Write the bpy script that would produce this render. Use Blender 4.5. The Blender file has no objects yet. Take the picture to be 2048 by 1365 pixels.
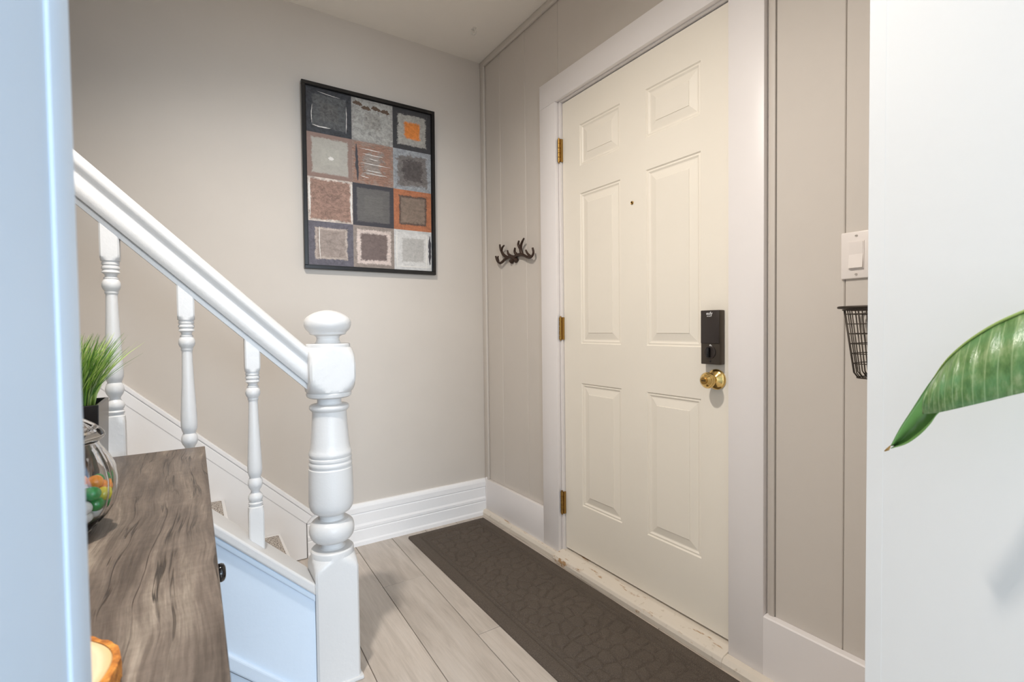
import bpy, bmesh, math, random
from mathutils import Vector, Matrix

random.seed(7)
S = bpy.context.scene
COL = S.collection

# ------------------------------------------------------------------ camera
cam = bpy.data.cameras.new('camera')
cam.lens = 17.2647
cam.sensor_width = 36.0
cam.clip_start = 0.01
cam.dof.use_dof = True
cam.dof.focus_distance = 1.8
cam.dof.aperture_fstop = 9.0
camo = bpy.data.objects.new('camera', cam)
COL.objects.link(camo)
YAW, PITCH, ROLL = math.radians(33.0638), math.radians(-1.54347), math.radians(-0.680475)
CAM = Vector((-1.41563, -2.45791, 1.07295))
_f = Vector((math.sin(YAW) * math.cos(PITCH), math.cos(YAW) * math.cos(PITCH), math.sin(PITCH)))
_r = Vector((math.cos(YAW), -math.sin(YAW), 0))
_u = _r.cross(_f)
_c, _s = math.cos(ROLL), math.sin(ROLL)
_R, _U = _r * _c + _u * _s, -_r * _s + _u * _c
camo.matrix_world = Matrix(((_R.x, _U.x, -_f.x, CAM.x), (_R.y, _U.y, -_f.y, CAM.y), (_R.z, _U.z, -_f.z, CAM.z), (0, 0, 0, 1)))
S.camera = camo

# ------------------------------------------------------------------ world, lights, exposure
world = bpy.data.worlds.new('sky')
S.world = world
world.use_nodes = True
wn = world.node_tree
wn.nodes.clear()
_bg = wn.nodes.new('ShaderNodeBackground')
_bg.inputs['Color'].default_value = (0.55, 0.75, 1.0, 1)
_bg.inputs['Strength'].default_value = 0.4
_wo = wn.nodes.new('ShaderNodeOutputWorld')
wn.links.new(_bg.outputs[0], _wo.inputs[0])

S.view_settings.view_transform = 'Standard'
S.view_settings.look = 'None'
S.view_settings.gamma = 1.0
S.view_settings.use_curve_mapping = False
S.view_settings.exposure = 0.0
S.cycles.adaptive_threshold = 0.04
S.cycles.max_bounces = 9
S.cycles.caustics_reflective = False
S.cycles.caustics_refractive = True


def area_light(name, loc, target, sx, sy, power, color):
    l = bpy.data.lights.new(name, 'AREA')
    l.shape = 'RECTANGLE'
    l.size, l.size_y, l.energy, l.color = sx, sy, power, color
    o = bpy.data.objects.new(name, l)
    COL.objects.link(o)
    o.location = loc
    o.rotation_euler = (Vector(target) - Vector(loc)).to_track_quat('-Z', 'Y').to_euler()
    return o


# daylight entering the living-room window (exterior wall, behind the camera on the right)
area_light('window_daylight', (-0.02, -3.55, 1.4), (-3.0, -3.3, 1.2), 1.5, 1.5, 20, (0.46, 0.68, 1.0))
# daylight entering the large living-room window far behind the camera
area_light('rear_window_daylight', (-1.5, -6.35, 1.45), (-1.3, 0, 1.25), 2.4, 1.5, 184, (0.71, 0.85, 1.0))


# ------------------------------------------------------------------ materials
def lin(c):
    return tuple(((v / 255) / 12.92 if v / 255 <= 0.04045 else ((v / 255 + 0.055) / 1.055) ** 2.4) for v in c)


class NT:
    def __init__(self, name):
        self.m = bpy.data.materials.new(name)
        self.m.use_nodes = True
        self.t = self.m.node_tree
        self.n = self.t.nodes
        self.b = self.n['Principled BSDF']

    def new(self, typ, **kw):
        nd = self.n.new(typ)
        for k, v in kw.items():
            setattr(nd, k, v)
        return nd

    def link(self, a, b):
        self.t.links.new(a, b)

    def coord(self, kind='Object', scale=(1, 1, 1), rot=(0, 0, 0)):
        tc = self.new('ShaderNodeTexCoord')
        mp = self.new('ShaderNodeMapping')
        mp.inputs['Scale'].default_value = scale
        mp.inputs['Rotation'].default_value = rot
        self.link(tc.outputs[kind], mp.inputs[0])
        return mp.outputs[0]

    def noise(self, vec, scale, detail=4, rough=0.5, dist=0.0):
        nd = self.new('ShaderNodeTexNoise')
        nd.inputs['Scale'].default_value = scale
        nd.inputs['Detail'].default_value = detail
        nd.inputs['Roughness'].default_value = rough
        nd.inputs['Distortion'].default_value = dist
        if vec is not None:
            self.link(vec, nd.inputs['Vector'])
        return nd.outputs['Fac']

    def ramp(self, fac, stops, interp='LINEAR'):
        nd = self.new('ShaderNodeValToRGB')
        nd.color_ramp.interpolation = interp
        e = nd.color_ramp.elements
        while len(e) < len(stops):
            e.new(0.5)
        for i, (p, c) in enumerate(stops):
            e[i].position = p
            e[i].color = (*c, 1) if len(c) == 3 else c
        self.link(fac, nd.inputs[0])
        return nd.outputs[0]

    def math(self, op, a, b=None, clamp=False):
        nd = self.new('ShaderNodeMath', operation=op, use_clamp=clamp)
        for i, v in enumerate((a, b)):
            if v is None:
                continue
            if isinstance(v, (int, float)):
                nd.inputs[i].default_value = v
            else:
                self.link(v, nd.inputs[i])
        return nd.outputs[0]

    def mix(self, fac, a, b, mode='MIX'):
        nd = self.new('ShaderNodeMix', data_type='RGBA', blend_type=mode)
        for i, v in ((0, fac), (6, a), (7, b)):
            if isinstance(v, (int, float)):
                nd.inputs[i].default_value = v
            elif isinstance(v, tuple):
                nd.inputs[i].default_value = (*v, 1)
            else:
                self.link(v, nd.inputs[i])
        return nd.outputs[2]

    def bump(self, h, strength=0.3, dist=0.002):
        nd = self.new('ShaderNodeBump')
        nd.inputs['Strength'].default_value = strength
        nd.inputs['Distance'].default_value = dist
        self.link(h, nd.inputs['Height'])
        self.link(nd.outputs[0], self.b.inputs['Normal'])

    def color(self, v):
        if isinstance(v, tuple):
            self.b.inputs['Base Color'].default_value = (*v, 1)
        else:
            self.link(v, self.b.inputs['Base Color'])

    def set(self, **kw):
        for k, v in kw.items():
            self.b.inputs[k].default_value = v


MATS = {}


def paint(name, rgb, rough=0.5, var=0.05, bump=0.12, bscale=60, spec=0.4):
    t = NT(name)
    v = t.coord()
    c = lin(rgb)
    n = t.noise(v, 3.0, 5, 0.6)
    t.color(t.ramp(n, [(0.3, tuple(x * (1 - var) for x in c)), (0.7, tuple(min(1, x * (1 + var)) for x in c))]))
    t.set(Roughness=rough)
    t.b.inputs['Specular IOR Level'].default_value = spec
    t.bump(t.noise(v, bscale, 6, 0.6), bump, 0.002)
    MATS[name] = t.m
    return t.m


def plain(name, rgb, rough=0.4, metal=0.0, spec=0.5, coat=0.0, bump=0.0, bscale=200):
    t = NT(name)
    t.color(lin(rgb))
    t.set(Roughness=rough, Metallic=metal)
    t.b.inputs['Specular IOR Level'].default_value = spec
    t.b.inputs['Coat Weight'].default_value = coat
    if bump:
        t.bump(t.noise(t.coord(), bscale, 4, 0.6), bump, 0.001)
    MATS[name] = t.m
    return t.m


M_WALL = paint('greige_wall_paint', (209, 201, 192), 0.55, 0.02, 0.10, 25)
M_CEIL = paint('ceiling_paint', (244, 238, 229), 0.8, 0.02, 0.10, 30)
M_WHITE = paint('white_gloss_trim_paint', (246, 245, 245), 0.32, 0.01, 0.18, 45)
M_NEWEL = paint('white_thick_paint', (219, 219, 219), 0.34, 0.01, 0.35, 70)
M_CASING = paint('white_casing_paint', (237, 232, 230), 0.38, 0.015, 0.08, 30)
M_DOOR = paint('cream_door_paint', (242, 235, 222), 0.42, 0.015, 0.05, 40)
M_RWALL = paint('white_wall_paint', (218, 216, 213), 0.5, 0.012, 0.14, 14)
M_JAMB = paint('daylight_tinted_jamb_paint', (206, 220, 232), 0.45, 0.02, 0.05, 20)  # white jamb paint with the bluish daylight mixed into its colour
M_STRINGER = paint('daylight_tinted_string_paint', (216, 231, 247), 0.42, 0.015, 0.3, 40)  # cool daylight tint painted into the white of string and understair panel
M_SHADOWGAP = plain('dark_gap', (30, 28, 26), 0.9)
M_BRASSDULL = plain('aged_brass', (172, 136, 76), 0.38, 1.0, bump=0.3, bscale=300)
M_BRASS = plain('polished_brass', (234, 200, 128), 0.14, 1.0)
M_BLACKMET = plain('dark_bronze_metal', (84, 76, 68), 0.42, 0.6)
M_BLACKPLA = plain('black_satin_plastic', (52, 45, 42), 0.35, 0.0)
M_GLOSSBLK = plain('gloss_black_knob', (14, 13, 14), 0.08, 0.0, 0.6)
M_IRON = plain('brown_cast_iron', (62, 43, 32), 0.5, 0.3, bump=0.5, bscale=160)
M_WIRE = plain('dark_bronze_wire', (66, 58, 50), 0.45, 0.5)
M_PLATE = plain('white_switch_plastic', (236, 228, 222), 0.3)
M_SCREW = plain('painted_screw', (205, 196, 188), 0.4)
M_PRINT = plain('white_print', (225, 225, 225), 0.5)
M_FRAMEBLK = plain('black_frame', (20, 19, 20), 0.3)
M_POT = plain('black_ceramic', (30, 28, 29), 0.22, 0.0, 0.5)
M_SOIL = plain('dark_soil', (40, 32, 24), 0.95)
M_CLEAR = plain('clear_plastic', (225, 220, 212), 0.15)


def floor_mat():
    t = NT('grey_laminate')
    tc = t.new('ShaderNodeTexCoord')
    oi = t.new('ShaderNodeObjectInfo')
    add = t.new('ShaderNodeVectorMath', operation='ADD')
    comb = t.new('ShaderNodeCombineXYZ')
    r10 = t.math('MULTIPLY', oi.outputs['Random'], 37.0)
    t.link(r10, comb.inputs[0]); t.link(r10, comb.inputs[1])
    t.link(tc.outputs['Object'], add.inputs[0]); t.link(comb.outputs[0], add.inputs[1])
    mp = t.new('ShaderNodeMapping'); mp.inputs['Scale'].default_value = (14, 1.2, 1)
    t.link(add.outputs[0], mp.inputs[0])
    g = t.noise(mp.outputs[0], 3.0, 8, 0.62, 0.6)
    mp2 = t.new('ShaderNodeMapping'); mp2.inputs['Scale'].default_value = (60, 2.5, 1)
    t.link(add.outputs[0], mp2.inputs[0])
    g2 = t.noise(mp2.outputs[0], 4.0, 6, 0.7)
    mp3 = t.new('ShaderNodeMapping'); mp3.inputs['Scale'].default_value = (3, 1.2, 1)
    t.link(add.outputs[0], mp3.inputs[0])
    g3 = t.noise(mp3.outputs[0], 2.0, 3, 0.5)
    base = t.ramp(g, [(0.25, lin((184, 174, 164))), (0.5, lin((204, 194, 184))), (0.75, lin((214, 205, 196)))])
    fine = t.ramp(g2, [(0.3, (0.92, 0.92, 0.92)), (0.65, (1.03, 1.02, 1.01))])
    c = t.mix(1.0, base, fine, 'MULTIPLY')
    blot = t.ramp(g3, [(0.35, (0.88, 0.87, 0.86)), (0.6, (1.0, 1.0, 1.0))])
    c = t.mix(1.0, c, blot, 'MULTIPLY')
    tone = t.math('ADD', t.math('MULTIPLY', oi.outputs['Random'], 0.16), 0.90)
    cm = t.new('ShaderNodeCombineColor')
    for i in range(3):
        t.link(tone, cm.inputs[i])
    c = t.mix(1.0, c, cm.outputs[0], 'MULTIPLY')
    t.color(c)
    t.set(Roughness=0.42)
    t.bump(g2, 0.08, 0.001)
    return t.m


M_FLOOR = floor_mat()


def weathered_mat():
    t = NT('weathered_grey_wood')
    v = t.coord('Object', (5.0, 0.62, 1.0), (0, 0, 0.06))
    wob = t.noise(t.coord('Object', (2.2, 1.3, 1)), 2.0, 3, 0.5)
    addv = t.new('ShaderNodeVectorMath', operation='ADD')
    cx = t.new('ShaderNodeCombineXYZ')
    t.link(t.math('MULTIPLY', wob, 0.26), cx.inputs[0])
    t.link(v, addv.inputs[0]); t.link(cx.outputs[0], addv.inputs[1])
    vv = addv.outputs[0]
    g = t.noise(vv, 3.4, 9, 0.68, 0.12)
    sc = t.new('ShaderNodeMapping'); sc.inputs['Scale'].default_value = (3.2, 1.1, 1)
    t.link(vv, sc.inputs[0])
    g2 = t.noise(sc.outputs[0], 6.0, 8, 0.72, 0.1)
    scf = t.new('ShaderNodeMapping'); scf.inputs['Scale'].default_value = (14, 2.2, 1)
    t.link(vv, scf.inputs[0])
    g4 = t.noise(scf.outputs[0], 6.0, 8, 0.75)
    # long cracks: thin band of a stretched noise
    scc = t.new('ShaderNodeMapping'); scc.inputs['Scale'].default_value = (1.3, 0.42, 1)
    t.link(vv, scc.inputs[0])
    cr = t.noise(scc.outputs[0], 2.6, 5, 0.62, 0.15)
    band = t.math('ABSOLUTE', t.math('SUBTRACT', cr, 0.5))
    mask2 = t.noise(t.coord('Object', (4, 2, 1)), 3.0, 3)
    crack = t.ramp(band, [(0.0, (1, 1, 1)), (0.004, (1, 1, 1)), (0.011, (0, 0, 0))])
    crack = t.mix(1.0, crack, t.ramp(mask2, [(0.42, (0, 0, 0)), (0.55, (1, 1, 1))]), 'MULTIPLY')
    # faint saw marks across the board
    saw = t.noise(t.coord('Object', (14, 75, 1), (0, 0, 0.10)), 1.2, 5, 0.65, 0.6)
    base = t.ramp(g, [(0.30, lin((62, 53, 46))), (0.43, lin((96, 84, 75))), (0.56, lin((126, 113, 102))), (0.70, lin((176, 163, 148)))])
    c = t.mix(1.0, base, t.ramp(g2, [(0.32, (0.66, 0.64, 0.62)), (0.58, (1.06, 1.05, 1.04))]), 'MULTIPLY')
    c = t.mix(1.0, c, t.ramp(g4, [(0.34, (0.72, 0.70, 0.68)), (0.52, (1.0, 1.0, 1.0)), (0.68, (1.14, 1.13, 1.12))]), 'MULTIPLY')
    c = t.mix(1.0, c, t.ramp(saw, [(0.40, (0.90, 0.895, 0.89)), (0.62, (1.04, 1.04, 1.04))]), 'MULTIPLY')
    c = t.mix(crack, c, lin((62, 53, 46)))
    t.color(c)
    t.set(Roughness=0.42)
    h = t.math('ADD', t.math('MULTIPLY', g2, 0.5), t.math('MULTIPLY', saw, 0.15))
    h = t.math('SUBTRACT', t.math('ADD', h, t.math('MULTIPLY', g4, 0.4)), t.math('MULTIPLY', crack, 0.8))
    t.bump(h, 0.55, 0.003)
    return t.m


M_DRESSER = weathered_mat()


def carpet_mat():
    t = NT('speckled_carpet')
    v = t.coord()
    n = t.noise(v, 210, 2, 0.5)
    t.color(t.ramp(n, [(0.38, lin((112, 103, 95))), (0.5, lin((186, 177, 168))), (0.62, lin((226, 218, 210)))]))
    t.set(Roughness=0.95)
    t.bump(n, 0.8, 0.004)
    return t.m


M_CARPET = carpet_mat()


def mat_rubber():
    t = NT('dark_ribbed_mat')
    v = t.coord()
    n = t.noise(v, 420, 3, 0.7)
    w = t.noise(t.coord('Object', (1, 1, 1)), 5, 3, 0.5)
    c = t.ramp(n, [(0.3, lin((66, 58, 50))), (0.55, lin((92, 82, 73))), (0.75, lin((122, 111, 100)))])
    c = t.mix(1.0, c, t.ramp(w, [(0.3, (0.93, 0.92, 0.92)), (0.7, (1.05, 1.04, 1.03))]), 'MULTIPLY')
    t.color(c)
    t.set(Roughness=0.9)
    t.bump(n, 0.7, 0.002)
    return t.m


M_MAT = mat_rubber()


def sill_mat():
    t = NT('worn_white_sill_paint')
    v = t.coord('Object', (5, 1, 1))
    n = t.noise(v, 9, 6, 0.65)
    n2 = t.noise(t.coord(), 40, 4, 0.6)
    c = t.mix(t.ramp(n, [(0.60, (0, 0, 0)), (0.66, (1, 1, 1))]), lin((226, 216, 202)), lin((176, 140, 100)))
    c = t.mix(t.ramp(n2, [(0.62, (0, 0, 0)), (0.72, (0.6, 0.6, 0.6))]), c, lin((190, 174, 152)))
    t.color(c)
    t.set(Roughness=0.55)
    t.bump(n, 0.3, 0.003)
    return t.m


M_SILL = sill_mat()


def square_mat(name, border, mid, centre, t1=0.16, t2=0.5, mott=0.35, rag=0.08, stripes=0.0, sc=6.0):
    """painted square: border colour, ragged inner field, optional centre patch"""
    t = NT(name)
    tc = t.new('ShaderNodeTexCoord')
    sep = t.new('ShaderNodeSeparateXYZ')
    t.link(tc.outputs['Generated'], sep.inputs[0])
    oi = t.new('ShaderNodeObjectInfo')
    addv = t.new('ShaderNodeVectorMath', operation='ADD')
    cm = t.new('ShaderNodeCombineXYZ')
    t.link(t.math('MULTIPLY', oi.outputs['Random'], 50.0), cm.inputs[1])
    t.link(tc.outputs['Generated'], addv.inputs[0]); t.link(cm.outputs[0], addv.inputs[1])
    g = addv.outputs[0]
    dx = t.math('ABSOLUTE', t.math('SUBTRACT', sep.outputs[0], 0.5))
    dz = t.math('ABSOLUTE', t.math('SUBTRACT', sep.outputs[2], 0.5))
    d = t.math('SUBTRACT', 0.5, t.math('MAXIMUM', dx, dz))          # 0 at edge .. .5 at centre
    nz = t.noise(g, 22, 5, 0.7)
    nz6 = t.noise(g, 5, 3, 0.6)
    d = t.math('ADD', d, t.math('MULTIPLY', t.math('SUBTRACT', nz, 0.5), rag * 2))
    d = t.math('ADD', d, t.math('MULTIPLY', t.math('SUBTRACT', nz6, 0.5), rag * 1.6))
    m1 = t.ramp(t.math('MULTIPLY', d, 2.0), [(t1 - 0.03, (0, 0, 0)), (t1 + 0.03, (1, 1, 1))])
    m2 = t.ramp(t.math('MULTIPLY', d, 2.0), [(t2 - 0.04, (0, 0, 0)), (t2 + 0.04, (1, 1, 1))])
    c = t.mix(m1, lin(border), lin(mid))
    c = t.mix(m2, c, lin(centre))
    mp = t.new('ShaderNodeMapping'); mp.inputs['Scale'].default_value = (1, 1, 1 + stripes * 8)
    t.link(g, mp.inputs[0])
    mo = t.noise(mp.outputs[0], sc * 1.6, 10, 0.8, 0.6)
    lo, hi = max(0.2, 1 - mott * 1.7), 1 + mott * 1.5
    c = t.mix(1.0, c, t.ramp(mo, [(0.32, (lo, lo, lo)), (0.5, (1, 1, 1)), (0.68, (hi, hi, hi))]), 'MULTIPLY')
    t.color(c)
    t.set(Roughness=0.6)
    t.bump(mo, 0.4, 0.002)
    return t.m


def leaf_mat():
    t = NT('glossy_green_leaf')
    v = t.coord('UV')
    n = t.noise(t.coord('UV', (14, 2, 1)), 2.0, 5, 0.6)
    n2 = t.noise(v, 3.0, 3)
    c = t.ramp(n, [(0.3, lin((70, 106, 56))), (0.5, lin((100, 134, 78))), (0.72, lin((148, 166, 120)))])
    c = t.mix(t.ramp(n2, [(0.45, (0, 0, 0)), (0.65, (0.7, 0.7, 0.7))]), c, lin((96, 142, 92)))
    sp = t.new('ShaderNodeSeparateXYZ'); t.link(v, sp.inputs[0])
    uu = t.math('ADD', t.math('MULTIPLY', sp.outputs[0], 15.0), t.math('MULTIPLY', sp.outputs[1], -0.5))
    fr = t.math('ABSOLUTE', t.math('SUBTRACT', t.math('FRACT', uu), 0.5))
    c = t.mix(t.ramp(fr, [(0.0, (0.42, 0.42, 0.42)), (0.035, (0.3, 0.3, 0.3)), (0.08, (0, 0, 0))]), c, lin((176, 196, 148)))
    t.color(c)
    t.set(Roughness=0.28)
    t.b.inputs['Transmission Weight'].default_value = 0.0
    t.b.inputs['Subsurface Weight'].default_value = 0.0
    t.bump(n, 0.3, 0.004)
    return t.m


M_LEAF = leaf_mat()
M_LEAFTIPGREEN = plain('bright_green_leaf', (92, 128, 68), 0.3, bump=0.2, bscale=30)
M_LEAFRIB = plain('pale_midrib', (150, 172, 96), 0.4)
M_LEAFTIP = plain('dry_leaf_tip', (140, 110, 60), 0.7)
M_GRASS = [plain('grass_green_%s' % k, c, 0.45) for k, c in (('mid', (132, 172, 66)), ('pale', (178, 204, 112)), ('deep', (86, 128, 58)), ('yellow', (196, 214, 126)))]


def glass_mat():
    t = NT('clear_glass')
    t.color((1, 1, 1))
    t.set(Roughness=0.02, IOR=1.45)
    t.b.inputs['Transmission Weight'].default_value = 1.0
    return t.m


M_GLASS = glass_mat()


def emit_mat(name, rgb, strength):
    t = NT(name)
    t.color(lin(rgb))
    t.b.inputs['Emission Color'].default_value = (*lin(rgb), 1)
    t.b.inputs['Emission Strength'].default_value = strength
    return t.m


# ------------------------------------------------------------------ mesh helpers
def wloc(o):
    p = Vector((0, 0, 0))
    while o is not None:
        p += o.location
        o = o.parent
    return p


def obj(name, verts, faces, mat, parent=None, smooth=False, origin=None, angle=None):
    """one mesh object, vertices given in world space; origin at its own base"""
    vs = [Vector(v) for v in verts]
    if origin is None:
        lo = Vector((min(v.x for v in vs), min(v.y for v in vs), min(v.z for v in vs)))
        hi = Vector((max(v.x for v in vs), max(v.y for v in vs), max(v.z for v in vs)))
        origin = Vector(((lo.x + hi.x) / 2, (lo.y + hi.y) / 2, lo.z))
    origin = Vector(origin)
    me = bpy.data.meshes.new(name)
    me.from_pydata([tuple(v - origin) for v in vs], [], faces)
    bm = bmesh.new()
    bm.from_mesh(me)
    bmesh.ops.recalc_face_normals(bm, faces=bm.faces)
    bm.to_mesh(me)
    bm.free()
    for m in (mat if isinstance(mat, (list, tuple)) else [mat]):
        me.materials.append(m)
    if smooth:
        me.shade_smooth()
        if angle:
            me.set_sharp_from_angle(angle=math.radians(angle))
    o = bpy.data.objects.new(name, me)
    COL.objects.link(o)
    if parent is not None:
        o.parent = parent
        o.location = origin - wloc(parent)
    else:
        o.location = origin
    return o


def tag(o, label=None, cat=None, group=None, kind=None):
    if label: o['label'] = label
    if cat: o['category'] = cat
    if group: o['group'] = group
    if kind: o['kind'] = kind
    return o


def thing(name, loc, label, cat, group=None):
    o = bpy.data.objects.new(name, None)
    COL.objects.link(o)
    o.location = loc
    o.empty_display_size = 0.05
    return tag(o, label, cat, group)


class MB:
    def __init__(self):
        self.v, self.f = [], []

    def add(self, vs, fs):
        n = len(self.v)
        self.v += [tuple(v) for v in vs]
        self.f += [tuple(i + n for i in f) for f in fs]
        return self

    def box(self, a, b):
        x0, y0, z0 = a; x1, y1, z1 = b
        return self.add([(x0, y0, z0), (x1, y0, z0), (x1, y1, z0), (x0, y1, z0), (x0, y0, z1), (x1, y0, z1), (x1, y1, z1), (x0, y1, z1)],
                        [(0, 3, 2, 1), (4, 5, 6, 7), (0, 1, 5, 4), (1, 2, 6, 5), (2, 3, 7, 6), (3, 0, 4, 7)])

    def prism_y(self, poly, y0, y1):
        n = len(poly)
        vs = [(x, y0, z) for x, z in poly] + [(x, y1, z) for x, z in poly]
        fs = [tuple(range(n)), tuple(range(2 * n - 1, n - 1, -1))]
        fs += [(i, (i + 1) % n, n + (i + 1) % n, n + i) for i in range(n)]
        return self.add(vs, fs)

    def sweep(self, rings, closed=True, caps=True):
        n = len(rings[0])
        base = len(self.v)
        for r in rings:
            self.v += [tuple(p) for p in r]
        for k in range(len(rings) - 1):
            for i in range(n if closed else n - 1):
                j = (i + 1) % n
                self.f.append((base + k * n + i, base + k * n + j, base + (k + 1) * n + j, base + (k + 1) * n + i))
        if caps:
            self.f.append(tuple(base + i for i in reversed(range(n))))
            self.f.append(tuple(base + (len(rings) - 1) * n + i for i in range(n)))
        return self

    def tube(self, pts, rad, seg=8, caps=True):
        pts = [Vector(p) for p in pts]
        rad = rad if isinstance(rad, (list, tuple)) else [rad] * len(pts)
        rings = []
        prev = None
        for i, p in enumerate(pts):
            a = pts[max(0, i - 1)]; b = pts[min(len(pts) - 1, i + 1)]
            d = (b - a).normalized()
            ref = prev if prev is not None else (Vector((0, 0, 1)) if abs(d.z) < 0.9 else Vector((1, 0, 0)))
            u = (ref - d * ref.dot(d)).normalized()
            w = d.cross(u)
            prev = u
            rings.append([p + (u * math.cos(2 * math.pi * k / seg) + w * math.sin(2 * math.pi * k / seg)) * rad[i] for k in range(seg)])
        return self.sweep(rings, True, caps)

    def hoop(self, pts, r, seg=6):
        """closed tube through pts"""
        pts = [Vector(p) for p in pts]
        n = len(pts)
        base = len(self.v)
        for i, p in enumerate(pts):
            d = (pts[(i + 1) % n] - pts[i - 1]).normalized()
            u = Vector((0, 0, 1)); u = (u - d * u.dot(d)).normalized(); w = d.cross(u)
            self.v += [tuple(p + (u * math.cos(2 * math.pi * k / seg) + w * math.sin(2 * math.pi * k / seg)) * r) for k in range(seg)]
        for i in range(n):
            j = (i + 1) % n
            for k in range(seg):
                l = (k + 1) % seg
                self.f.append((base + i * seg + k, base + i * seg + l, base + j * seg + l, base + j * seg + k))
        return self

    def build(self, name, mat, parent=None, **kw):
        return obj(name, self.v, self.f, mat, parent, **kw)


def box(name, a, b, mat, parent=None, bevel=0.0, seg=2):
    a = tuple(min(p, q) for p, q in zip(a, b)), tuple(max(p, q) for p, q in zip(a, b))
    o = MB().box(*a).build(name, mat, parent)
    if bevel:
        bm = bmesh.new(); bm.from_mesh(o.data)
        bmesh.ops.bevel(bm, geom=list(bm.edges), offset=bevel, segments=seg, affect='EDGES', profile=0.5)
        bm.to_mesh(o.data); bm.free()
        if seg > 1:
            o.data.shade_smooth(); o.data.set_sharp_from_angle(angle=math.radians(40))
    return o


def bevel_obj(o, w, seg=2, ang=30):
    bm = bmesh.new(); bm.from_mesh(o.data)
    es = [e for e in bm.edges if len(e.link_faces) == 2 and e.calc_face_angle(0) > math.radians(ang)]
    bmesh.ops.bevel(bm, geom=es, offset=w, segments=seg, affect='EDGES', profile=0.5)
    bm.to_mesh(o.data); bm.free()
    return o


def turned(profile, cx, cy, nseg=48, closed=True):
    """rings (z, rc, w): square section of half-width w clipped by circle rc (w=None: round)"""
    mb = MB()
    rings = []
    for z, rc, w in profile:
        ring = []
        for k in range(nseg):
            a = 2 * math.pi * (k + 0.5) / nseg
            ca, sa = math.cos(a), math.sin(a)
            r = rc if w is None else min(rc, w / max(abs(ca), abs(sa)))
            ring.append((cx + r * ca, cy + r * sa, z))
        rings.append(ring)
    mb.sweep(rings, True, closed)
    return mb


def spline(pts, n=6):
    """Catmull-Rom through pts"""
    P = [Vector(p) for p in pts]
    P = [P[0] * 2 - P[1]] + P + [P[-1] * 2 - P[-2]]
    out = []
    for i in range(1, len(P) - 2):
        for k in range(n):
            t = k / n
            a, b, c, d = P[i - 1], P[i], P[i + 1], P[i + 2]
            out.append(0.5 * ((2 * b) + (-a + c) * t + (2 * a - 5 * b + 4 * c - d) * t * t + (-a + 3 * b - 3 * c + d) * t ** 3))
    out.append(P[-2])
    return out


def struct(o):
    o['kind'] = 'structure'
    return o


# ================================================================== THE ROOM
HC = 2.574
YP0, YP1 = -2.325, -2.15          # partition between entry and living room
XL, XR = -1.4623, -0.6061        # its opening
SL = 0.955                       # slope of the stairs

# floor and its planks
floor = struct(MB().box((-4.2, -6.5, -0.12), (0.15, 0.1, -0.009)).build('floor', M_FLOOR))
W_PL, SK = 0.1825, 0.022
plank_seams = [-0.035 + W_PL - W_PL * k for k in range(0, 13)]


def plank(x1, x0, y1, y0):
    """skewed quad prism plank between seams (x at y=0)"""
    g = 0.0011
    top, bot, ch = 0.0, -0.009, 0.0012
    def X(x, y): return x + SK * y
    xa, xb, ya, yb = x0 + g, x1 - g, y0 + g, y1 - g
    cl = lambda v: min(v, -0.003)
    vs = []
    for z, i in ((bot, 0), (top - ch, 0), (top, ch)):
        for (x, y) in ((xa + i, ya + i), (xb - i, ya + i), (xb - i, yb - i), (xa + i, yb - i)):
            vs.append((cl(X(x, y)), y, z))
    fs = [(0, 3, 2, 1), (8, 9, 10, 11)]
    for k in (0, 4):
        for i in range(4):
            j = (i + 1) % 4
            fs.append((k + i, k + j, k + 4 + j, k + 4 + i))
    obj('plank', vs, fs, M_FLOOR, floor)


col_joint = {0: -1.3, 1: -0.25, 2: -0.62, 3: -0.97, 4: -0.472, 5: -1.32, 6: -0.2}
for k in range(len(plank_seams) - 1):
    x1, x0 = plank_seams[k], plank_seams[k + 1]
    j = col_joint.get(k, -0.3 - (k * 0.37) % 1.1)
    cuts = [c for c in (j + 1.22, j, j - 1.22, j - 2.44) if -2.6 < c < -0.03]
    ys = [-0.003] + cuts + [-2.6]
    for a, b in zip(ys[:-1], ys[1:]):
        plank(x1, x0, a, b)

# ceiling (stairwell left open above the upper flight)
ceiling = struct(MB().box((-4.2, -6.5, HC), (0.15, -0.95, HC + 0.12)).box((-2.3, -0.95, HC), (0.15, 0.1, HC + 0.12)).build('ceiling', M_CEIL))
struct(MB().box((-4.2, -0.95, 4.6), (-2.3, 0.1, 4.7)).box((-2.32, -0.95, HC), (-2.3, 0.0, 4.6)).box((-4.2, -0.97, HC), (-2.3, -0.95, 4.6)).build('wall_stairwell', M_WALL))

# back wall (picture wall)
struct(MB().box((-4.2, 0.0, -0.1), (0.15, 0.12, 4.6)).build('wall_back', M_WALL))
# left side walls, out of view behind the jamb
struct(MB().box((-1.95, -2.149, 0), (-1.83, -0.97, HC)).box((-4.2, -1.05, 0), (-1.83, -0.97, HC)).build('wall_left', M_WALL))
# living room shell behind the camera
struct(MB().box((-4.2, -6.5, 0), (0.15, -6.38, 0.65)).box((-4.2, -6.5, 2.25), (0.15, -6.38, HC)).box((-4.2, -6.5, 0.65), (-2.75, -6.38, 2.25)).box((-0.25, -6.5, 0.65), (0.15, -6.38, 2.25)).build('wall_rear', M_RWALL))
struct(MB().box((-4.2, -6.4, 0), (-4.08, -2.15, HC)).build('wall_living_room', M_RWALL))
struct(MB().box((-4.2, -0.97, 0), (-4.08, 0.12, 4.6)).build('wall_stair_end', M_WALL))

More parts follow.
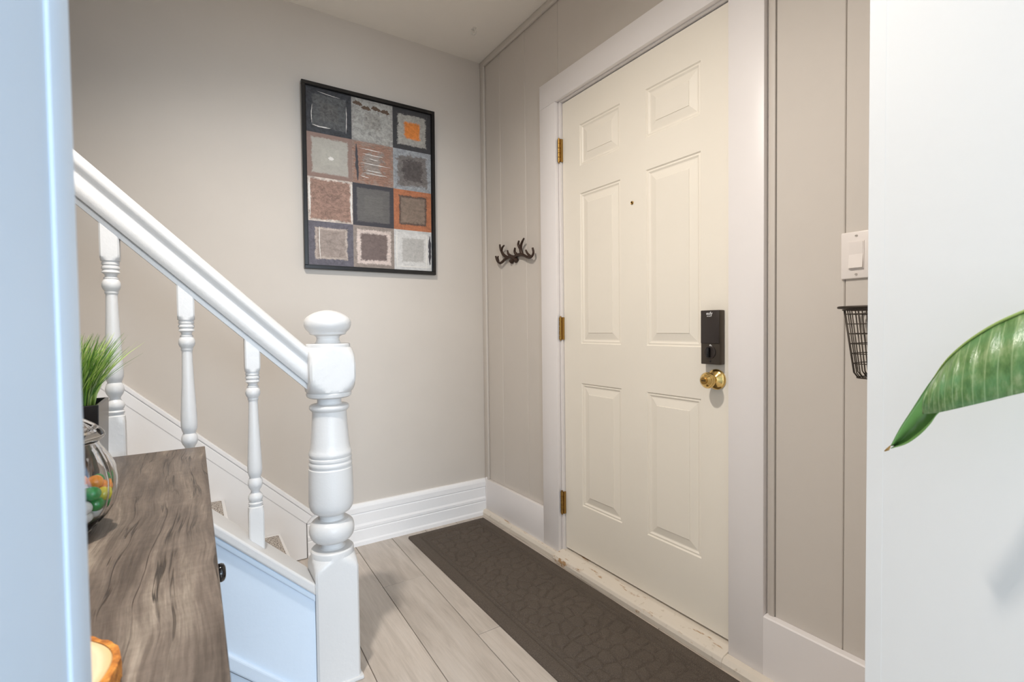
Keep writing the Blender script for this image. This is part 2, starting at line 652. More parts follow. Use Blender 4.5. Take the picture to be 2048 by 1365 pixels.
# partition with cased opening: header and both piers
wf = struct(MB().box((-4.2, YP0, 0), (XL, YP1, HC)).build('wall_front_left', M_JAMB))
wr = struct(MB().box((XR, YP0, 0), (-0.001, YP1, HC)).build('wall_front_right', M_RWALL))
struct(MB().box((XL, YP0, 2.03), (XR, YP1, HC)).build('wall_front_header', M_RWALL))
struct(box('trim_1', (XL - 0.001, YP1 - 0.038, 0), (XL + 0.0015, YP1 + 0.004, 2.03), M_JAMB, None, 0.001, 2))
struct(box('trim_2', (XR - 0.0003, YP1 - 0.0165, 0), (XR + 0.002, YP1 + 0.003, 2.03), M_RWALL))

# door wall: backing with openings for door and living-room window
DY0, DY1 = -0.6898, -1.5452       # casing inner edges
DZ1 = 2.092
struct(MB().box((0.012, DY0, 0), (0.15, 0.0, HC)).box((0.012, DY1, DZ1), (0.15, DY0, HC)).box((0.012, -2.8, 0), (0.15, DY1, HC))
       .box((0.012, -6.4, 0), (0.15, -4.3, HC)).box((0.012, -4.3, 0), (0.15, -2.8, 0.65)).box((0.012, -4.3, 2.15), (0.15, -2.8, HC))
       .build('wall_right', M_WALL))
WR = bpy.data.objects['wall_right']


def board(y0, y1, z0, z1):
    g = 0.0006
    x1, x0, ch = 0.012, 0.0, 0.0022
    ya, yb = min(y0, y1) + g, max(y0, y1) - g
    vs = [(x1, ya, z0), (x1, yb, z0), (x1, yb, z1), (x1, ya, z1), (x0 + ch, ya, z0), (x0 + ch, yb, z0), (x0 + ch, yb, z1), (x0 + ch, ya, z1),
          (x0, ya + ch, z0), (x0, yb - ch, z0), (x0, yb - ch, z1), (x0, ya + ch, z1)]
    fs = [(0, 1, 2, 3), (8, 9, 10, 11)]
    for k in (0, 4):
        for i in range(4):
            j = (i + 1) % 4
            fs.append((k + i, k + j, k + 4 + j, k + 4 + i))
    obj('wall_board', vs, fs, M_WALL, WR)


for a, b in ((-0.001, -0.19), (-0.19, -0.4266), (-0.4266, DY0)):
    board(a, b, 0.0, HC)
for a, b in ((DY0, DY1),):
    board(a, b, DZ1, HC)
for a, b in ((DY1, -1.683), (-1.683, -1.862), (-1.862, -2.149)):
    board(a, b, 0.0, HC)
struct(MB().box((0.0, -2.8, 0), (0.012, -2.326, HC)).build('wall_right_living_room', M_RWALL))
# slim strip between casing and panelling on the right
struct(box('trim_3', (-0.005, -1.6825, 0.205), (0.0, -1.666, HC), M_WALL, None, 0.002, 2))
# corner bead and ceiling trim (painted with the wall)
struct(box('trim_4', (-0.014, -0.040, 0.205), (0.0, 0.0, HC - 0.03), M_WALL, None, 0.004, 3))
struct(box('trim_5', (-0.016, -2.149, HC - 0.034), (0.0, -0.001, HC), M_WALL, None, 0.006, 3))

# door casing
casing = struct(box('trim_6', (-0.02, DY1 - 0.1135, DZ1), (-0.0005, DY0 + 0.1165, 2.202), M_CASING, None, 0.002, 2))
struct(box('trim_7', (-0.02, DY0, 0.0), (-0.0005, -0.5733, DZ1), M_CASING, None, 0.002, 2))
struct(box('trim_8', (-0.02, DY1 - 0.1135, 0.0), (-0.0005, DY1, DZ1), M_CASING, None, 0.002, 2))
# door lining inside the opening with stop
struct(MB().box((0.0, DY0 - 0.012, 0.04), (0.14, DY0 + 0.0, DZ1)).box((0.0, DY1, 0.04), (0.14, DY1 + 0.006, DZ1)).box((0.0, DY1 + 0.006, 2.087), (0.14, DY0 - 0.012, DZ1)).build('trim_9', M_CASING))
# sill and shoe strips
sill = struct(MB().prism_y([(-0.056, 0.0), (-0.056, 0.018), (-0.05, 0.03), (-0.042, 0.034), (0.0, 0.045), (0.14, 0.05), (0.14, 0.0)], DY1, DY0).build('trim_10', M_SILL))
bevel_obj(sill, 0.002, 2)
shoe = struct(MB().prism_y([(-0.044, 0.0), (-0.044, 0.018), (-0.036, 0.031), (-0.0205, 0.034), (-0.0205, 0.0)], DY0, -0.022).build('trim_11', M_SILL))
shoe2 = struct(MB().prism_y([(-0.054, 0.0), (-0.054, 0.018), (-0.044, 0.031), (-0.0205, 0.034), (-0.0205, 0.0)], -2.149, DY1).build('trim_12', M_SILL))

# baseboards
struct(box('baseboard_right', (-0.02, -0.5733, 0.0), (-0.0005, -0.0165, 0.205), M_CASING, None, 0.003, 2))
struct(MB().prism_y([(-0.0205, 0.0), (-0.0205, 0.208), (-0.017, 0.2115), (-0.0005, 0.214), (-0.0005, 0.0)], -2.149, DY1 - 0.1137).build('baseboard_right_far', M_CASING))


def base_profile():
    # (depth from wall, z)
    return [(0.0, 0.0), (0.026, 0.0), (0.026, 0.018), (0.021, 0.026), (0.021, 0.074), (0.0185, 0.079), (0.0215, 0.084), (0.0215, 0.096),
            (0.0185, 0.101), (0.016, 0.106), (0.016, 0.153), (0.013, 0.159), (0.0175, 0.163), (0.0175, 0.188), (0.014, 0.198), (0.008, 0.206), (0.0, 0.207)]


pr = base_profile()
struct(MB().sweep([[(-0.985, -d, z) for d, z in pr], [(-0.0, -d, z) for d, z in pr]]).build('baseboard_back', M_WHITE))
struct(box('trim_13', (-0.0215, -0.028, 0.026), (-0.004, -0.0165, 0.216), M_CASING, None, 0.003, 2))

# ================================================================== DOOR
DX = 0.012                                     # front face of the slab
dyl, dyr, dz0, dz1 = -0.7055, -1.5385, 0.056, 2.082
ycut = [dyl, -0.8205, -1.0595, -1.1895, -1.4255, dyr]
zcut = [dz0, 0.282, 0.826, 1.000, 1.653, 1.772, 1.949, dz1]
mb = MB()
panels = []
for i in range(5):
    for j in range(7):
        y0, y1, z0, z1 = ycut[i], ycut[i + 1], zcut[j], zcut[j + 1]
        if i in (1, 3) and j in (1, 3, 5):
            panels.append((y0, y1, z0, z1))
            continue
        mb.add([(DX, y0, z0), (DX, y1, z0), (DX, y1, z1), (DX, y0, z1)], [(0, 1, 2, 3)])
# sides and back of slab
mb.add([(DX, dyl, dz0), (DX, dyr, dz0), (DX, dyr, dz1), (DX, dyl, dz1), (DX + 0.042, dyl, dz0), (DX + 0.042, dyr, dz0), (DX + 0.042, dyr, dz1), (DX + 0.042, dyl, dz1)],
       [(0, 1, 5, 4), (1, 2, 6, 5), (2, 3, 7, 6), (3, 0, 4, 7), (4, 5, 6, 7)])
door = struct(mb.build('door_1', M_DOOR))
tag(door, 'cream six-panel entry door with brass knob and keypad lock', 'door')
for y0, y1, z0, z1 in panels:
    prof = [(0.0, 0.0), (0.004, 0.0045), (0.010, 0.0035), (0.016, 0.0075), (0.020, 0.0075), (0.046, 0.002), (0.0475, 0.0)]
    pb = MB(); rings = []
    for inset, dep in prof:
        rings.append([(DX + dep, y0 - inset, z0 + inset), (DX + dep, y1 + inset, z0 + inset), (DX + dep, y1 + inset, z1 - inset), (DX + dep, y0 - inset, z1 - inset)])
    pb.sweep(rings, True, False)
    n = len(pb.v)
    pb.f.append((n - 4, n - 3, n - 2, n - 1))
    pb.build('door_panel', M_DOOR, door)

# hinges: knuckle barrel of five segments and two leaves
for zc in (1.872, 1.067, 0.264):
    hy, hx, hh = -0.6975, -0.004, 0.051
    h = box('hinge', (-0.0005, -0.7075, zc - hh), (0.0115, -0.7005, zc + hh), M_BRASSDULL, door)
    mbk = MB()
    for s in range(5):
        z0 = zc - hh + s * 2 * hh / 5
        mbk.tube([(hx, hy, z0 + 0.0012), (hx, hy, z0 + 2 * hh / 5 - 0.0012)], 0.0066, 12)
    mbk.tube([(hx, hy, zc - hh - 0.004), (hx, hy, zc + hh + 0.005)], 0.0040, 10)
    mbk.build('hinge_barrel', M_BRASSDULL, h, smooth=True, angle=40)
# peephole
pp = MB()
pr_ = [(0.0, 0.0065), (-0.003, 0.0065), (-0.004, 0.0052), (-0.003, 0.0035), (0.001, 0.0033)]
pp.sweep([[(DX + x, -1.1225 + r * math.cos(a * math.pi / 12), 1.547 + r * math.sin(a * math.pi / 12)) for a in range(24)] for x, r in pr_])
pk = pp.build('peephole', M_BRASSDULL, door, smooth=True, angle=40)
MB().tube([(DX - 0.0005, -1.1225, 1.547), (DX + 0.0005, -1.1225, 1.547)], 0.0032, 16).build('lens', M_GLOSSBLK, pk)


def disc_x(prof, y, z, n=40):
    """lathe about an axis along x: prof (x, r)"""
    return MB().sweep([[(x, y + r * math.cos(2 * math.pi * a / n), z + r * math.sin(2 * math.pi * a / n)) for a in range(n)] for x, r in prof])


# knob
KY, KZ = -1.484, 0.897
kn = disc_x([(DX, 0.0335), (DX - 0.004, 0.0335), (DX - 0.006, 0.032), (DX - 0.010, 0.026), (DX - 0.015, 0.016), (DX - 0.018, 0.0125), (DX - 0.026, 0.0115),
             (DX - 0.030, 0.013), (DX - 0.034, 0.020), (DX - 0.040, 0.0245), (DX - 0.047, 0.0262), (DX - 0.052, 0.0255), (DX - 0.054, 0.0235), (DX - 0.0555, 0.0235), (DX - 0.061, 0.0195), (DX - 0.065, 0.0145), (DX - 0.066, 0.0140), (DX - 0.066, 0.003)], KY, KZ).build('door_knob', M_BRASS, door, smooth=True, angle=38)
disc_x([(DX - 0.0655, 0.0112), (DX - 0.0685, 0.0112), (DX - 0.0695, 0.010), (DX - 0.0695, 0.002)], KY, KZ, 24).build('keyhole_cylinder', M_BRASSDULL, kn, smooth=True, angle=38)
box('keyhole', (DX - 0.0702, KY - 0.007, KZ - 0.0013), (DX - 0.0694, KY + 0.007, KZ + 0.0013), M_SHADOWGAP, kn)

# keypad lock, interior half
LY0, LY1, LZ0, LZ1, LT = -1.513, -1.4445, 0.947, 1.1215, 0.031
lk = box('door_lock', (DX - LT + 0.004, LY0, LZ0), (DX, LY1, LZ1), M_BLACKMET, door, 0.002, 2)
tag(lk, 'dark bronze keypad lock body with thumb turn')
box('battery_cover', (DX - LT + 0.0015, LY0 + 0.0005, 1.0145), (DX - 0.004, LY1 - 0.0005, LZ1 + 0.0005), M_BLACKPLA, lk, 0.0022, 2)
tc_y, tc_z = (LY0 + LY1) / 2, 0.986
fx = DX - LT + 0.004
disc_x([(fx + 0.001, 0.0205), (fx - 0.003, 0.0205), (fx - 0.004, 0.0195), (fx - 0.004, 0.002)], tc_y, tc_z, 32).build('thumb_turn_plate', M_BLACKPLA, lk, smooth=True, angle=40)
box('thumb_turn', (fx - 0.017, tc_y - 0.0045, tc_z - 0.0165), (fx - 0.003, tc_y + 0.0045, tc_z + 0.0165), M_GLOSSBLK, lk, 0.003, 3)
disc_x([(fx + 0.001, 0.0036), (fx - 0.0008, 0.0036), (fx - 0.0008, 0.001)], tc_y, 0.957, 16).build('lock_screw', M_BLACKPLA, lk)


def text_mesh(name, s, size, loc, mat, parent, ext=0.0003):
    """lettering standing on a wall that faces -x, read from the room (text runs towards -y)"""
    cu = bpy.data.curves.new(name, 'FONT')
    cu.body = s; cu.size = size; cu.extrude = ext; cu.align_x = 'CENTER'; cu.offset = size * 0.02
    tmp = bpy.data.objects.new(name, cu)
    COL.objects.link(tmp)
    dg = bpy.context.evaluated_depsgraph_get()
    me = bpy.data.meshes.new_from_object(tmp.evaluated_get(dg))
    bpy.data.objects.remove(tmp)
    me.materials.clear(); me.materials.append(mat)
    # x -> -y, y -> z, z -> -x
    for v in me.vertices:
        x, y, z = v.co
        v.co = (-z, -x, y)
    o = bpy.data.objects.new(name, me)
    COL.objects.link(o)
    o.parent = parent
    o.location = Vector(loc) - wloc(parent)
    return o


bx = DX - LT + 0.0013
text_mesh('printed_logo', 'eufy', 0.0135, (bx, tc_y + 0.001, 1.1075), M_PRINT, lk)
text_mesh('printed_word', 'SECURITY', 0.0040, (bx, tc_y + 0.001, 1.1015), M_PRINT, lk)
# small padlock mark above the turn
MB().tube([(fx - 0.0006, tc_y - 0.0008, 1.0085), (fx + 0.0006, tc_y - 0.0008, 1.0085)], 0.0032, 12).box((fx - 0.0006, tc_y - 0.0065, 1.0045), (fx + 0.0006, tc_y - 0.0008, 1.0085)).build('printed_mark', M_PRINT, lk)

# ================================================================== STAIRCASE
CAPZ = lambda x: 0.477 - SL * (x + 1.284)                      # top of the sloping cap
st = thing('staircase', (-1.6, -0.48, 0.0), 'white staircase with turned newel post, balusters and speckled carpet steps rising along the wall', 'staircase')
for k in range(9):
    xn, z = -1.10 - 0.215 * k, 0.15 + 0.2 * k
    xb = xn - 0.237
    box('riser', (xn - 0.022, -0.83, z - 0.2 if k else 0.0), (xn - 0.012, -0.021, z - 0.028), M_WHITE, st)
    box('tread', (xb, -0.83, z - 0.028), (xn, -0.021, z), M_WHITE, st, 0.006, 3)
    box('stair_carpet', (xb + 0.02, -0.80, z - 0.001), (xn - 0.014, -0.062, z + 0.009), M_CARPET, st, 0.004, 2)
XE = -2.9
# sloping cap on the outer string
off = 0.034
cap = MB().prism_y([(-1.132, CAPZ(-1.132)), (-1.132, CAPZ(-1.132) - off), (XE, CAPZ(XE) - off), (XE, CAPZ(XE))], -0.962, -0.828).build('string_cap', M_NEWEL, st)
bevel_obj(cap, 0.006, 3)
mould = MB().prism_y([(-1.132, CAPZ(-1.132) - off), (-1.132, CAPZ(-1.132) - off - 0.022), (XE, CAPZ(XE) - off - 0.022), (XE, CAPZ(XE) - off)], -0.955, -0.90).build('cap_moulding', M_STRINGER, st)
bevel_obj(mould, 0.005, 3)
low = 0.335
strg = MB().prism_y([(-1.132, CAPZ(-1.132) - off - 0.02), (-1.132, 0.0), (-1.145, 0.0), (XE, CAPZ(XE) - low), (XE, CAPZ(XE) - off - 0.02)], -0.944, -0.90).build('outer_string', M_STRINGER, st)
# lower rounded moulding and the understair panel with its dark joint
lm = MB().prism_y([(-1.140, 0.0), (-1.150, 0.0), (-1.190, 0.0), (XE, CAPZ(XE) - low - 0.052), (XE, CAPZ(XE) - low + 0.0)], -0.953, -0.915).build('string_moulding', M_STRINGER, st)
bevel_obj(lm, 0.006, 3)
MB().prism_y([(-1.19, 0.0), (XE, 0.0), (XE, CAPZ(XE) - low - 0.05)], -0.938, -0.90).build('understair_panel', M_STRINGER, st)
gap = MB().prism_y([(-1.190, 0.002), (-1.198, 0.002), (XE, CAPZ(XE) - low - 0.062), (XE, CAPZ(XE) - low - 0.053)], -0.9395, -0.92).build('panel_joint', M_SHADOWGAP, st)
# skirt along the wall
GR = lambda x: 0.160 + SL * (-0.985 - x)
TP = lambda x: 0.200 + SL * (-0.946 - x)
MB().prism_y([(-0.990, 0.004), (-0.990, GR(-0.990)), (XE, GR(XE)), (XE, 0.004)], -0.019, -0.001).build('wall_skirt', M_WHITE, st)
sk = MB().prism_y([(-0.990, GR(-0.990)), (-0.962, GR(-0.985) + 0.036), (XE, TP(XE) - 0.018), (XE, GR(XE))], -0.0225, -0.001).build('skirt_band', M_WHITE, st)
bevel_obj(sk, 0.004, 2)
sk2 = MB().prism_y([(-0.9615, GR(-0.985) + 0.036), (-0.944, 0.206), (XE, TP(XE)), (XE, TP(XE) - 0.0165)], -0.026, -0.001).build('skirt_top_bead', M_WHITE, st)
bevel_obj(sk2, 0.004, 2)

# ------------------------------------------------------------------ railing
rl = st
NX, NY = -1.0685, -0.8945
w, wb = 0.0655, 0.0625
D = 1.45
newel = [(0.0, D * wb, wb), (0.345, D * wb, wb), (0.352, 0.0865, wb), (0.362, 0.081, wb), (0.372, 0.075, wb), (0.381, 0.0668, wb), (0.386, 0.0626, None),
         (0.396, 0.0632, None), (0.402, 0.0622, None), (0.4055, 0.059, None), (0.4065, 0.038, None), (0.410, 0.0335, None), (0.418, 0.0325, None), (0.426, 0.035, None), (0.429, 0.050, None),
         (0.434, 0.0565, None), (0.442, 0.0620, None), (0.452, 0.0650, None), (0.462, 0.0660, None), (0.472, 0.0650, None), (0.482, 0.0615, None), (0.488, 0.056, None), (0.4905, 0.052, None),
         (0.493, 0.0495, None), (0.4945, 0.037, None), (0.502, 0.0355, None), (0.509, 0.038, None), (0.5145, 0.047, None), (0.520, 0.0555, None), (0.528, 0.0610, None), (0.538, 0.0640, None), (0.552, 0.0655, None),
         (0.60, 0.0648, None), (0.652, 0.0635, None), (0.654, 0.0612, None), (0.657, 0.0605, None), (0.660, 0.0625, None), (0.666, 0.0632, None), (0.671, 0.0622, None), (0.6735, 0.0600, None),
         (0.6765, 0.0605, None), (0.679, 0.0622, None), (0.685, 0.0622, None), (0.6875, 0.0595, None), (0.690, 0.0605, None), (0.694, 0.0622, None), (0.700, 0.0625, None), (0.706, 0.0600, None), (0.714, 0.0578, None),
         (0.730, 0.0560, None), (0.768, 0.0528, None), (0.805, 0.0505, None), (0.8235, 0.0498, None), (0.8265, 0.0505, None), (0.829, 0.0535, None), (0.833, 0.0570, None), (0.838, 0.0582, None), (0.843, 0.0570, None), (0.8465, 0.0525, None),
         (0.848, 0.0380, None), (0.852, 0.0350, None), (0.860, 0.0348, None), (0.8665, 0.0375, None), (0.868, 0.058, None), (0.872, 0.0640, None), (0.878, 0.0655, None), (0.882, 0.0655, None),
         (0.8835, 0.064, w), (0.888, 0.0690, w), (0.896, 0.0755, w), (0.906, 0.0815, w), (0.918, 0.0865, w), (0.934, 0.0905, w), (0.952, 0.0915, w), (0.970, 0.0905, w), (0.986, 0.0865, w), (0.998, 0.0815, w), (1.008, 0.0755, w), (1.016, 0.0695, w), (1.0195, 0.066, w),
         (1.0205, 0.0640, None), (1.029, 0.0640, None), (1.0315, 0.0615, None), (1.0325, 0.038, None), (1.038, 0.0340, None), (1.047, 0.0322, None), (1.054, 0.0350, None), (1.0575, 0.042, None), (1.059, 0.0500, None), (1.0615, 0.0525, None),
         (1.0645, 0.0530, None), (1.067, 0.0545, None), (1.072, 0.0605, None), (1.080, 0.0655, None), (1.089, 0.0680, None), (1.098, 0.0680, None), (1.106, 0.0650, None), (1.113, 0.0590, None), (1.120, 0.0490, None), (1.126, 0.0370, None), (1.1305, 0.0230, None), (1.1335, 0.0080, None)]
np_ = turned(newel, NX, NY, 64).build('newel_post', M_NEWEL, rl, smooth=True, angle=32)
box('newel_plinth', (NX - wb, NY - wb - 0.006, 0.0), (NX + wb + 0.008, NY + wb + 0.006, 0.012), M_NEWEL, np_, 0.003, 2)

# handrail: profile perpendicular to slope, swept along it
ang = math.atan(SL)
ux, uz = -math.cos(ang), math.sin(ang)          # up the slope
nx_, nz_ = math.sin(ang), math.cos(ang)         # normal, upwards
half = [(0.000, 0.0150), (0.0100, 0.0150), (0.0102, 0.0090), (0.0132, 0.0090), (0.0135, 0.0260), (0.020, 0.0300), (0.030, 0.0318), (0.039, 0.0308), (0.046, 0.0282), (0.052, 0.0270), (0.057, 0.0278), (0.0615, 0.0308),
        (0.067, 0.0348), (0.075, 0.0365), (0.083, 0.0340), (0.0885, 0.0265), (0.0923, 0.0140), (0.0935, 0.0)]
sec = [(h, -y) for h, y in half] + [(h, y) for h, y in reversed(half[:-1])]
BX, BZ = -1.1265, 0.890                          # underside of rail at the newel face
def rail_ring(s):
    out = []
    for h, y in sec:
        out.append((BX + ux * s + nx_ * h, NY + y, BZ + uz * s + nz_ * h))
    return out
L = 2.4
r0 = []
for h, y in sec:                                 # plumb cut against the newel
    s = -(nx_ * h - 0.004) / ux * -1
    s = (nx_ * h) / (-ux)
    r0.append((BX, NY + y, BZ + uz * s + nz_ * h))
MB().sweep([r0, rail_ring(L)]).build('handrail', M_NEWEL, rl, smooth=True, angle=35)

# balusters
def rail_under(x):
    return BZ + SL * (BX - x)
bw = 0.0193
def baluster(xc):
    top = rail_under(xc)
    d = top - rail_under(-1.275)                 # all turned parts shift up with the slope
    Dq = 1.45 * bw
    Z = lambda z: z + d
    p = [(CAPZ(xc) - 0.02, Dq, bw), (Z(0.545), Dq, bw), (Z(0.556), 0.0262, bw), (Z(0.566), 0.0232, bw), (Z(0.573), 0.0200, bw), (Z(0.5745), 0.0175, None), (Z(0.5775), 0.0165, None), (Z(0.580), 0.0185, None), (Z(0.584), 0.0190, None), (Z(0.587), 0.0172, None),
         (Z(0.5885), 0.0150, None), (Z(0.592), 0.0178, None), (Z(0.598), 0.0192, None), (Z(0.604), 0.0185, None), (Z(0.610), 0.0150, None), (Z(0.6135), 0.0118, None), (Z(0.618), 0.0112, None), (Z(0.622), 0.0128, None),
         (Z(0.627), 0.0162, None), (Z(0.634), 0.0186, None), (Z(0.641), 0.0190, None), (Z(0.648), 0.0180, None), (Z(0.654), 0.0155, None), (Z(0.656), 0.0142, None), (Z(0.659), 0.0148, None), (Z(0.662), 0.0160, None), (Z(0.670), 0.0184, None), (Z(0.680), 0.0190, None),
         (Z(0.70), 0.0186, None), (Z(0.74), 0.0168, None), (Z(0.80), 0.0140, None), (Z(0.85), 0.0124, None), (Z(0.8755), 0.0120, None), (Z(0.878), 0.0138, None), (Z(0.881), 0.0140, None), (Z(0.883), 0.0132, None),
         (Z(0.887), 0.0160, None), (Z(0.893), 0.0186, None), (Z(0.899), 0.0192, None), (Z(0.905), 0.0184, None), (Z(0.9105), 0.0160, None), (Z(0.9125), 0.0140, None), (Z(0.915), 0.0150, None), (Z(0.917), 0.0142, None), (Z(0.9185), 0.0118, None),
         (Z(0.923), 0.0122, None), (Z(0.927), 0.0150, None), (Z(0.929), 0.0185, None), (Z(0.932), 0.0182, None), (Z(0.936), 0.0158, None), (Z(0.939), 0.0185, None), (Z(0.943), 0.0183, None), (Z(0.9465), 0.0155, None), (Z(0.949), 0.0180, None), (Z(0.953), 0.0178, None), (Z(0.957), 0.0165, None),
         (Z(0.9575), 0.0195, bw), (Z(0.963), 0.0225, bw), (Z(0.968), 0.0255, bw), (Z(0.974), Dq, bw), (top + 0.012, Dq, bw)]
    mb = turned(p, xc, NY, 32)
    for i in range(32):                          # foot and head cut to the slope
        x, y, z = mb.v[i]; mb.v[i] = (x, y, CAPZ(x) + 0.0004)
        x, y, z = mb.v[-32 + i]; mb.v[-32 + i] = (x, y, rail_under(x) + 0.0004)
    mb.build('baluster', M_NEWEL, st, smooth=True, angle=32)
for i in range(6):
    baluster(-1.2755 - 0.1525 * i)

# ================================================================== PICTURE
pic = thing('framed_picture', (-0.643, -0.001, 1.36), 'black framed abstract painting of twelve earthy squares hanging on the greige wall', 'picture')
PX0, PX1, PZ0, PZ1 = -0.9715, -0.3135, 1.360, 2.2195
TILT = 0.013 / (PZ1 - PZ0)
def py(z, d):                                    # depth from wall: leans forward at the top
    return -0.003 - d - TILT * (z - PZ0)
def pbox(x0, x1, z0, z1, d0, d1):
    vs = []
    for z in (z0, z1):
        for x, d in ((x0, d1), (x1, d1), (x1, d0), (x0, d0)):
            vs.append((x, py(z, d), z))
    return vs, [(0, 3, 2, 1), (4, 5, 6, 7), (0, 1, 5, 4), (1, 2, 6, 5), (2, 3, 7, 6), (3, 0, 4, 7)]
fw, fd = 0.0165, 0.027
for (x0, x1, z0, z1) in ((PX0, PX1, PZ1 - fw, PZ1), (PX0, PX1, PZ0, PZ0 + fw), (PX0, PX0 + fw, PZ0 + fw, PZ1 - fw), (PX1 - fw, PX1, PZ0 + fw, PZ1 - fw)):
    v_, f_ = pbox(x0, x1, z0, z1, 0, fd)
    o = obj('frame_moulding', v_, f_, M_FRAMEBLK, pic)
    bevel_obj(o, 0.0015, 1)
v_, f_ = pbox(PX0 + fw, PX1 - fw, PZ0 + fw, PZ1 - fw, 0.002, 0.014)
canvas = obj('canvas', v_, f_, M_FRAMEBLK, pic)
cx0, cx1, cz0, cz1 = PX0 + fw + 0.004, PX1 - fw - 0.004, PZ0 + fw + 0.004, PZ1 - fw - 0.004
cw, ch_ = (cx1 - cx0) / 3, (cz1 - cz0) / 4
SQ = [  # row by row from the top: border, mid, centre, t1, t2, mottle, ragged, stripes
    ((52, 53, 58), (82, 83, 84), (88, 87, 86), 0.26, 0.60, 0.45, 0.05, 0),
    ((150, 147, 142), (162, 160, 155), (150, 147, 141), 0.10, 0.6, 0.32, 0.15, 0),
    ((56, 55, 57), (160, 157, 150), (214, 128, 58), 0.26, 0.60, 0.22, 0.07, 0),
    ((138, 114, 104), (170, 165, 156), (174, 170, 160), 0.20, 0.6, 0.08, 0.05, 0),
    ((146, 124, 112), (146, 112, 96), (142, 130, 122), 0.10, 0.55, 0.50, 0.30, 1.0),
    ((146, 149, 152), (112, 106, 103), (82, 75, 73), 0.24, 0.50, 0.32, 0.14, 0),
    ((196, 184, 174), (148, 118, 104), (142, 113, 100), 0.10, 0.5, 0.38, 0.07, 0),
    ((58, 56, 62), (98, 95, 93), (104, 101, 98), 0.20, 0.55, 0.20, 0.04, 0.6),
    ((172, 108, 74), (84, 68, 60), (128, 111, 98), 0.27, 0.36, 0.22, 0.05, 0),
    ((96, 92, 101), (182, 168, 158), (152, 138, 130), 0.28, 0.37, 0.25, 0.05, 0),
    ((142, 130, 122), (206, 190, 182), (112, 97, 93), 0.17, 0.36, 0.18, 0.06, 0),
    ((200, 199, 197), (208, 206, 203), (178, 175, 171), 0.13, 0.42, 0.14, 0.06, 0),
]
k = 0
for r in range(4):
    for c in range(3):
        bo, mi, ce, t1, t2, mo, rg, sp = SQ[k]
        mm = square_mat('painted_square_%d' % k, bo, mi, ce, t1, t2, mo, rg, sp)
        x0, z1_ = cx0 + c * cw, cz1 - r * ch_
        v_, f_ = pbox(x0, x0 + cw, z1_ - ch_, z1_, 0.0135, 0.0150)
        obj('painted_square', v_, f_, mm, canvas)
        k += 1
M_PW = plain('white_paint_stroke', (224, 220, 214), 0.6, bump=0.5, bscale=120)
M_PB = plain('brown_paint_stroke', (92, 74, 60), 0.7, bump=0.5, bscale=120)
M_PD = plain('slate_paint_stroke', (66, 63, 68), 0.7, bump=0.5, bscale=120)
rs = random.Random(3)
def stroke(col, row, pts, w0, mat):
    """ragged brush stroke; pts in cell fractions (x right, y up)"""
    x0, z0 = cx0 + col * cw, cz1 - (row + 1) * ch_
    P = spline([(p[0], 0, p[1]) for p in pts], 7)
    vs, fs = [], []
    for i, p in enumerate(P):
        a, b = P[max(0, i - 1)], P[min(len(P) - 1, i + 1)]
        d = (b - a).normalized(); nrm = Vector((-d.z, 0, d.x))
        e = min(1, 4 * min(i, len(P) - 1 - i) / len(P)) * 0.8 + 0.2
        for s in (-1, 1):
            q = p + nrm * s * w0 * e * rs.uniform(0.45, 1.25)
            x, z = x0 + q.x * cw, z0 + q.z * ch_
            vs.append((x, py(z, 0.0155), z))
    for i in range(len(P) - 1):
        fs.append((2 * i, 2 * i + 1, 2 * i + 3, 2 * i + 2))
    n = len(vs)
    vs += [(x, y + 0.0006, z) for x, y, z in vs]
    fs += [tuple(n + q for q in reversed(f)) for f in fs[:]]
    obj('paint_stroke', vs, fs, mat, canvas)
stroke(0, 0, [(0.13, 0.62), (0.11, 0.4), (0.12, 0.2)], 0.008, M_PW)
stroke(0, 0, [(0.12, 0.17), (0.3, 0.145), (0.52, 0.15)], 0.012, M_PW)
stroke(0, 0, [(0.88, 0.72), (0.885, 0.4), (0.87, 0.1)], 0.008, M_PW)
stroke(0, 0, [(0.25, 0.93), (0.5, 0.9), (0.75, 0.88)], 0.006, M_PW)
for xx, yy, ww in ((0.16, 0.87, 0.055), (0.36, 0.80, 0.05), (0.60, 0.83, 0.05), (0.82, 0.80, 0.05)):
    stroke(1, 0, [(xx - 0.13, yy), (xx, yy + 0.01), (xx + 0.1, yy - 0.02)], ww, M_PB)
stroke(0, 1, [(0.46, 0.47), (0.52, 0.46), (0.585, 0.46)], 0.05, M_PW)
stroke(1, 1, [(0.10, 0.92), (0.11, 0.5), (0.13, 0.06)], 0.035, M_PD)
for yy, a, b in ((0.84, 0.18, 0.72), (0.72, 0.25, 0.75), (0.62, 0.4, 0.62), (0.5, 0.2, 0.92), (0.34, 0.3, 0.7), (0.27, 0.28, 0.85), (0.18, 0.2, 0.4)):
    stroke(1, 1, [(a, yy), ((a + b) / 2, yy - 0.012), (b, yy - 0.02)], 0.009, M_PW)
stroke(0, 2, [(0.04, 0.96), (0.035, 0.6), (0.05, 0.12)], 0.018, M_PW)
stroke(0, 2, [(0.98, 0.95), (0.965, 0.5), (0.97, 0.06)], 0.018, M_PW)
stroke(2, 3, [(0.07, 0.98), (0.06, 0.5), (0.075, 0.04)], 0.02, M_PW)
stroke(2, 3, [(0.02, 0.09), (0.4, 0.085), (0.98, 0.10)], 0.016, M_PW)
stroke(2, 3, [(0.86, 0.95), (0.865, 0.5), (0.85, 0.03)], 0.02, M_PW)
stroke(2, 3, [(0.95, 0.9), (0.955, 0.5), (0.95, 0.15)], 0.04, M_PD)
stroke(0, 3, [(0.24, 0.88), (0.235, 0.5), (0.25, 0.14)], 0.012, M_PW)

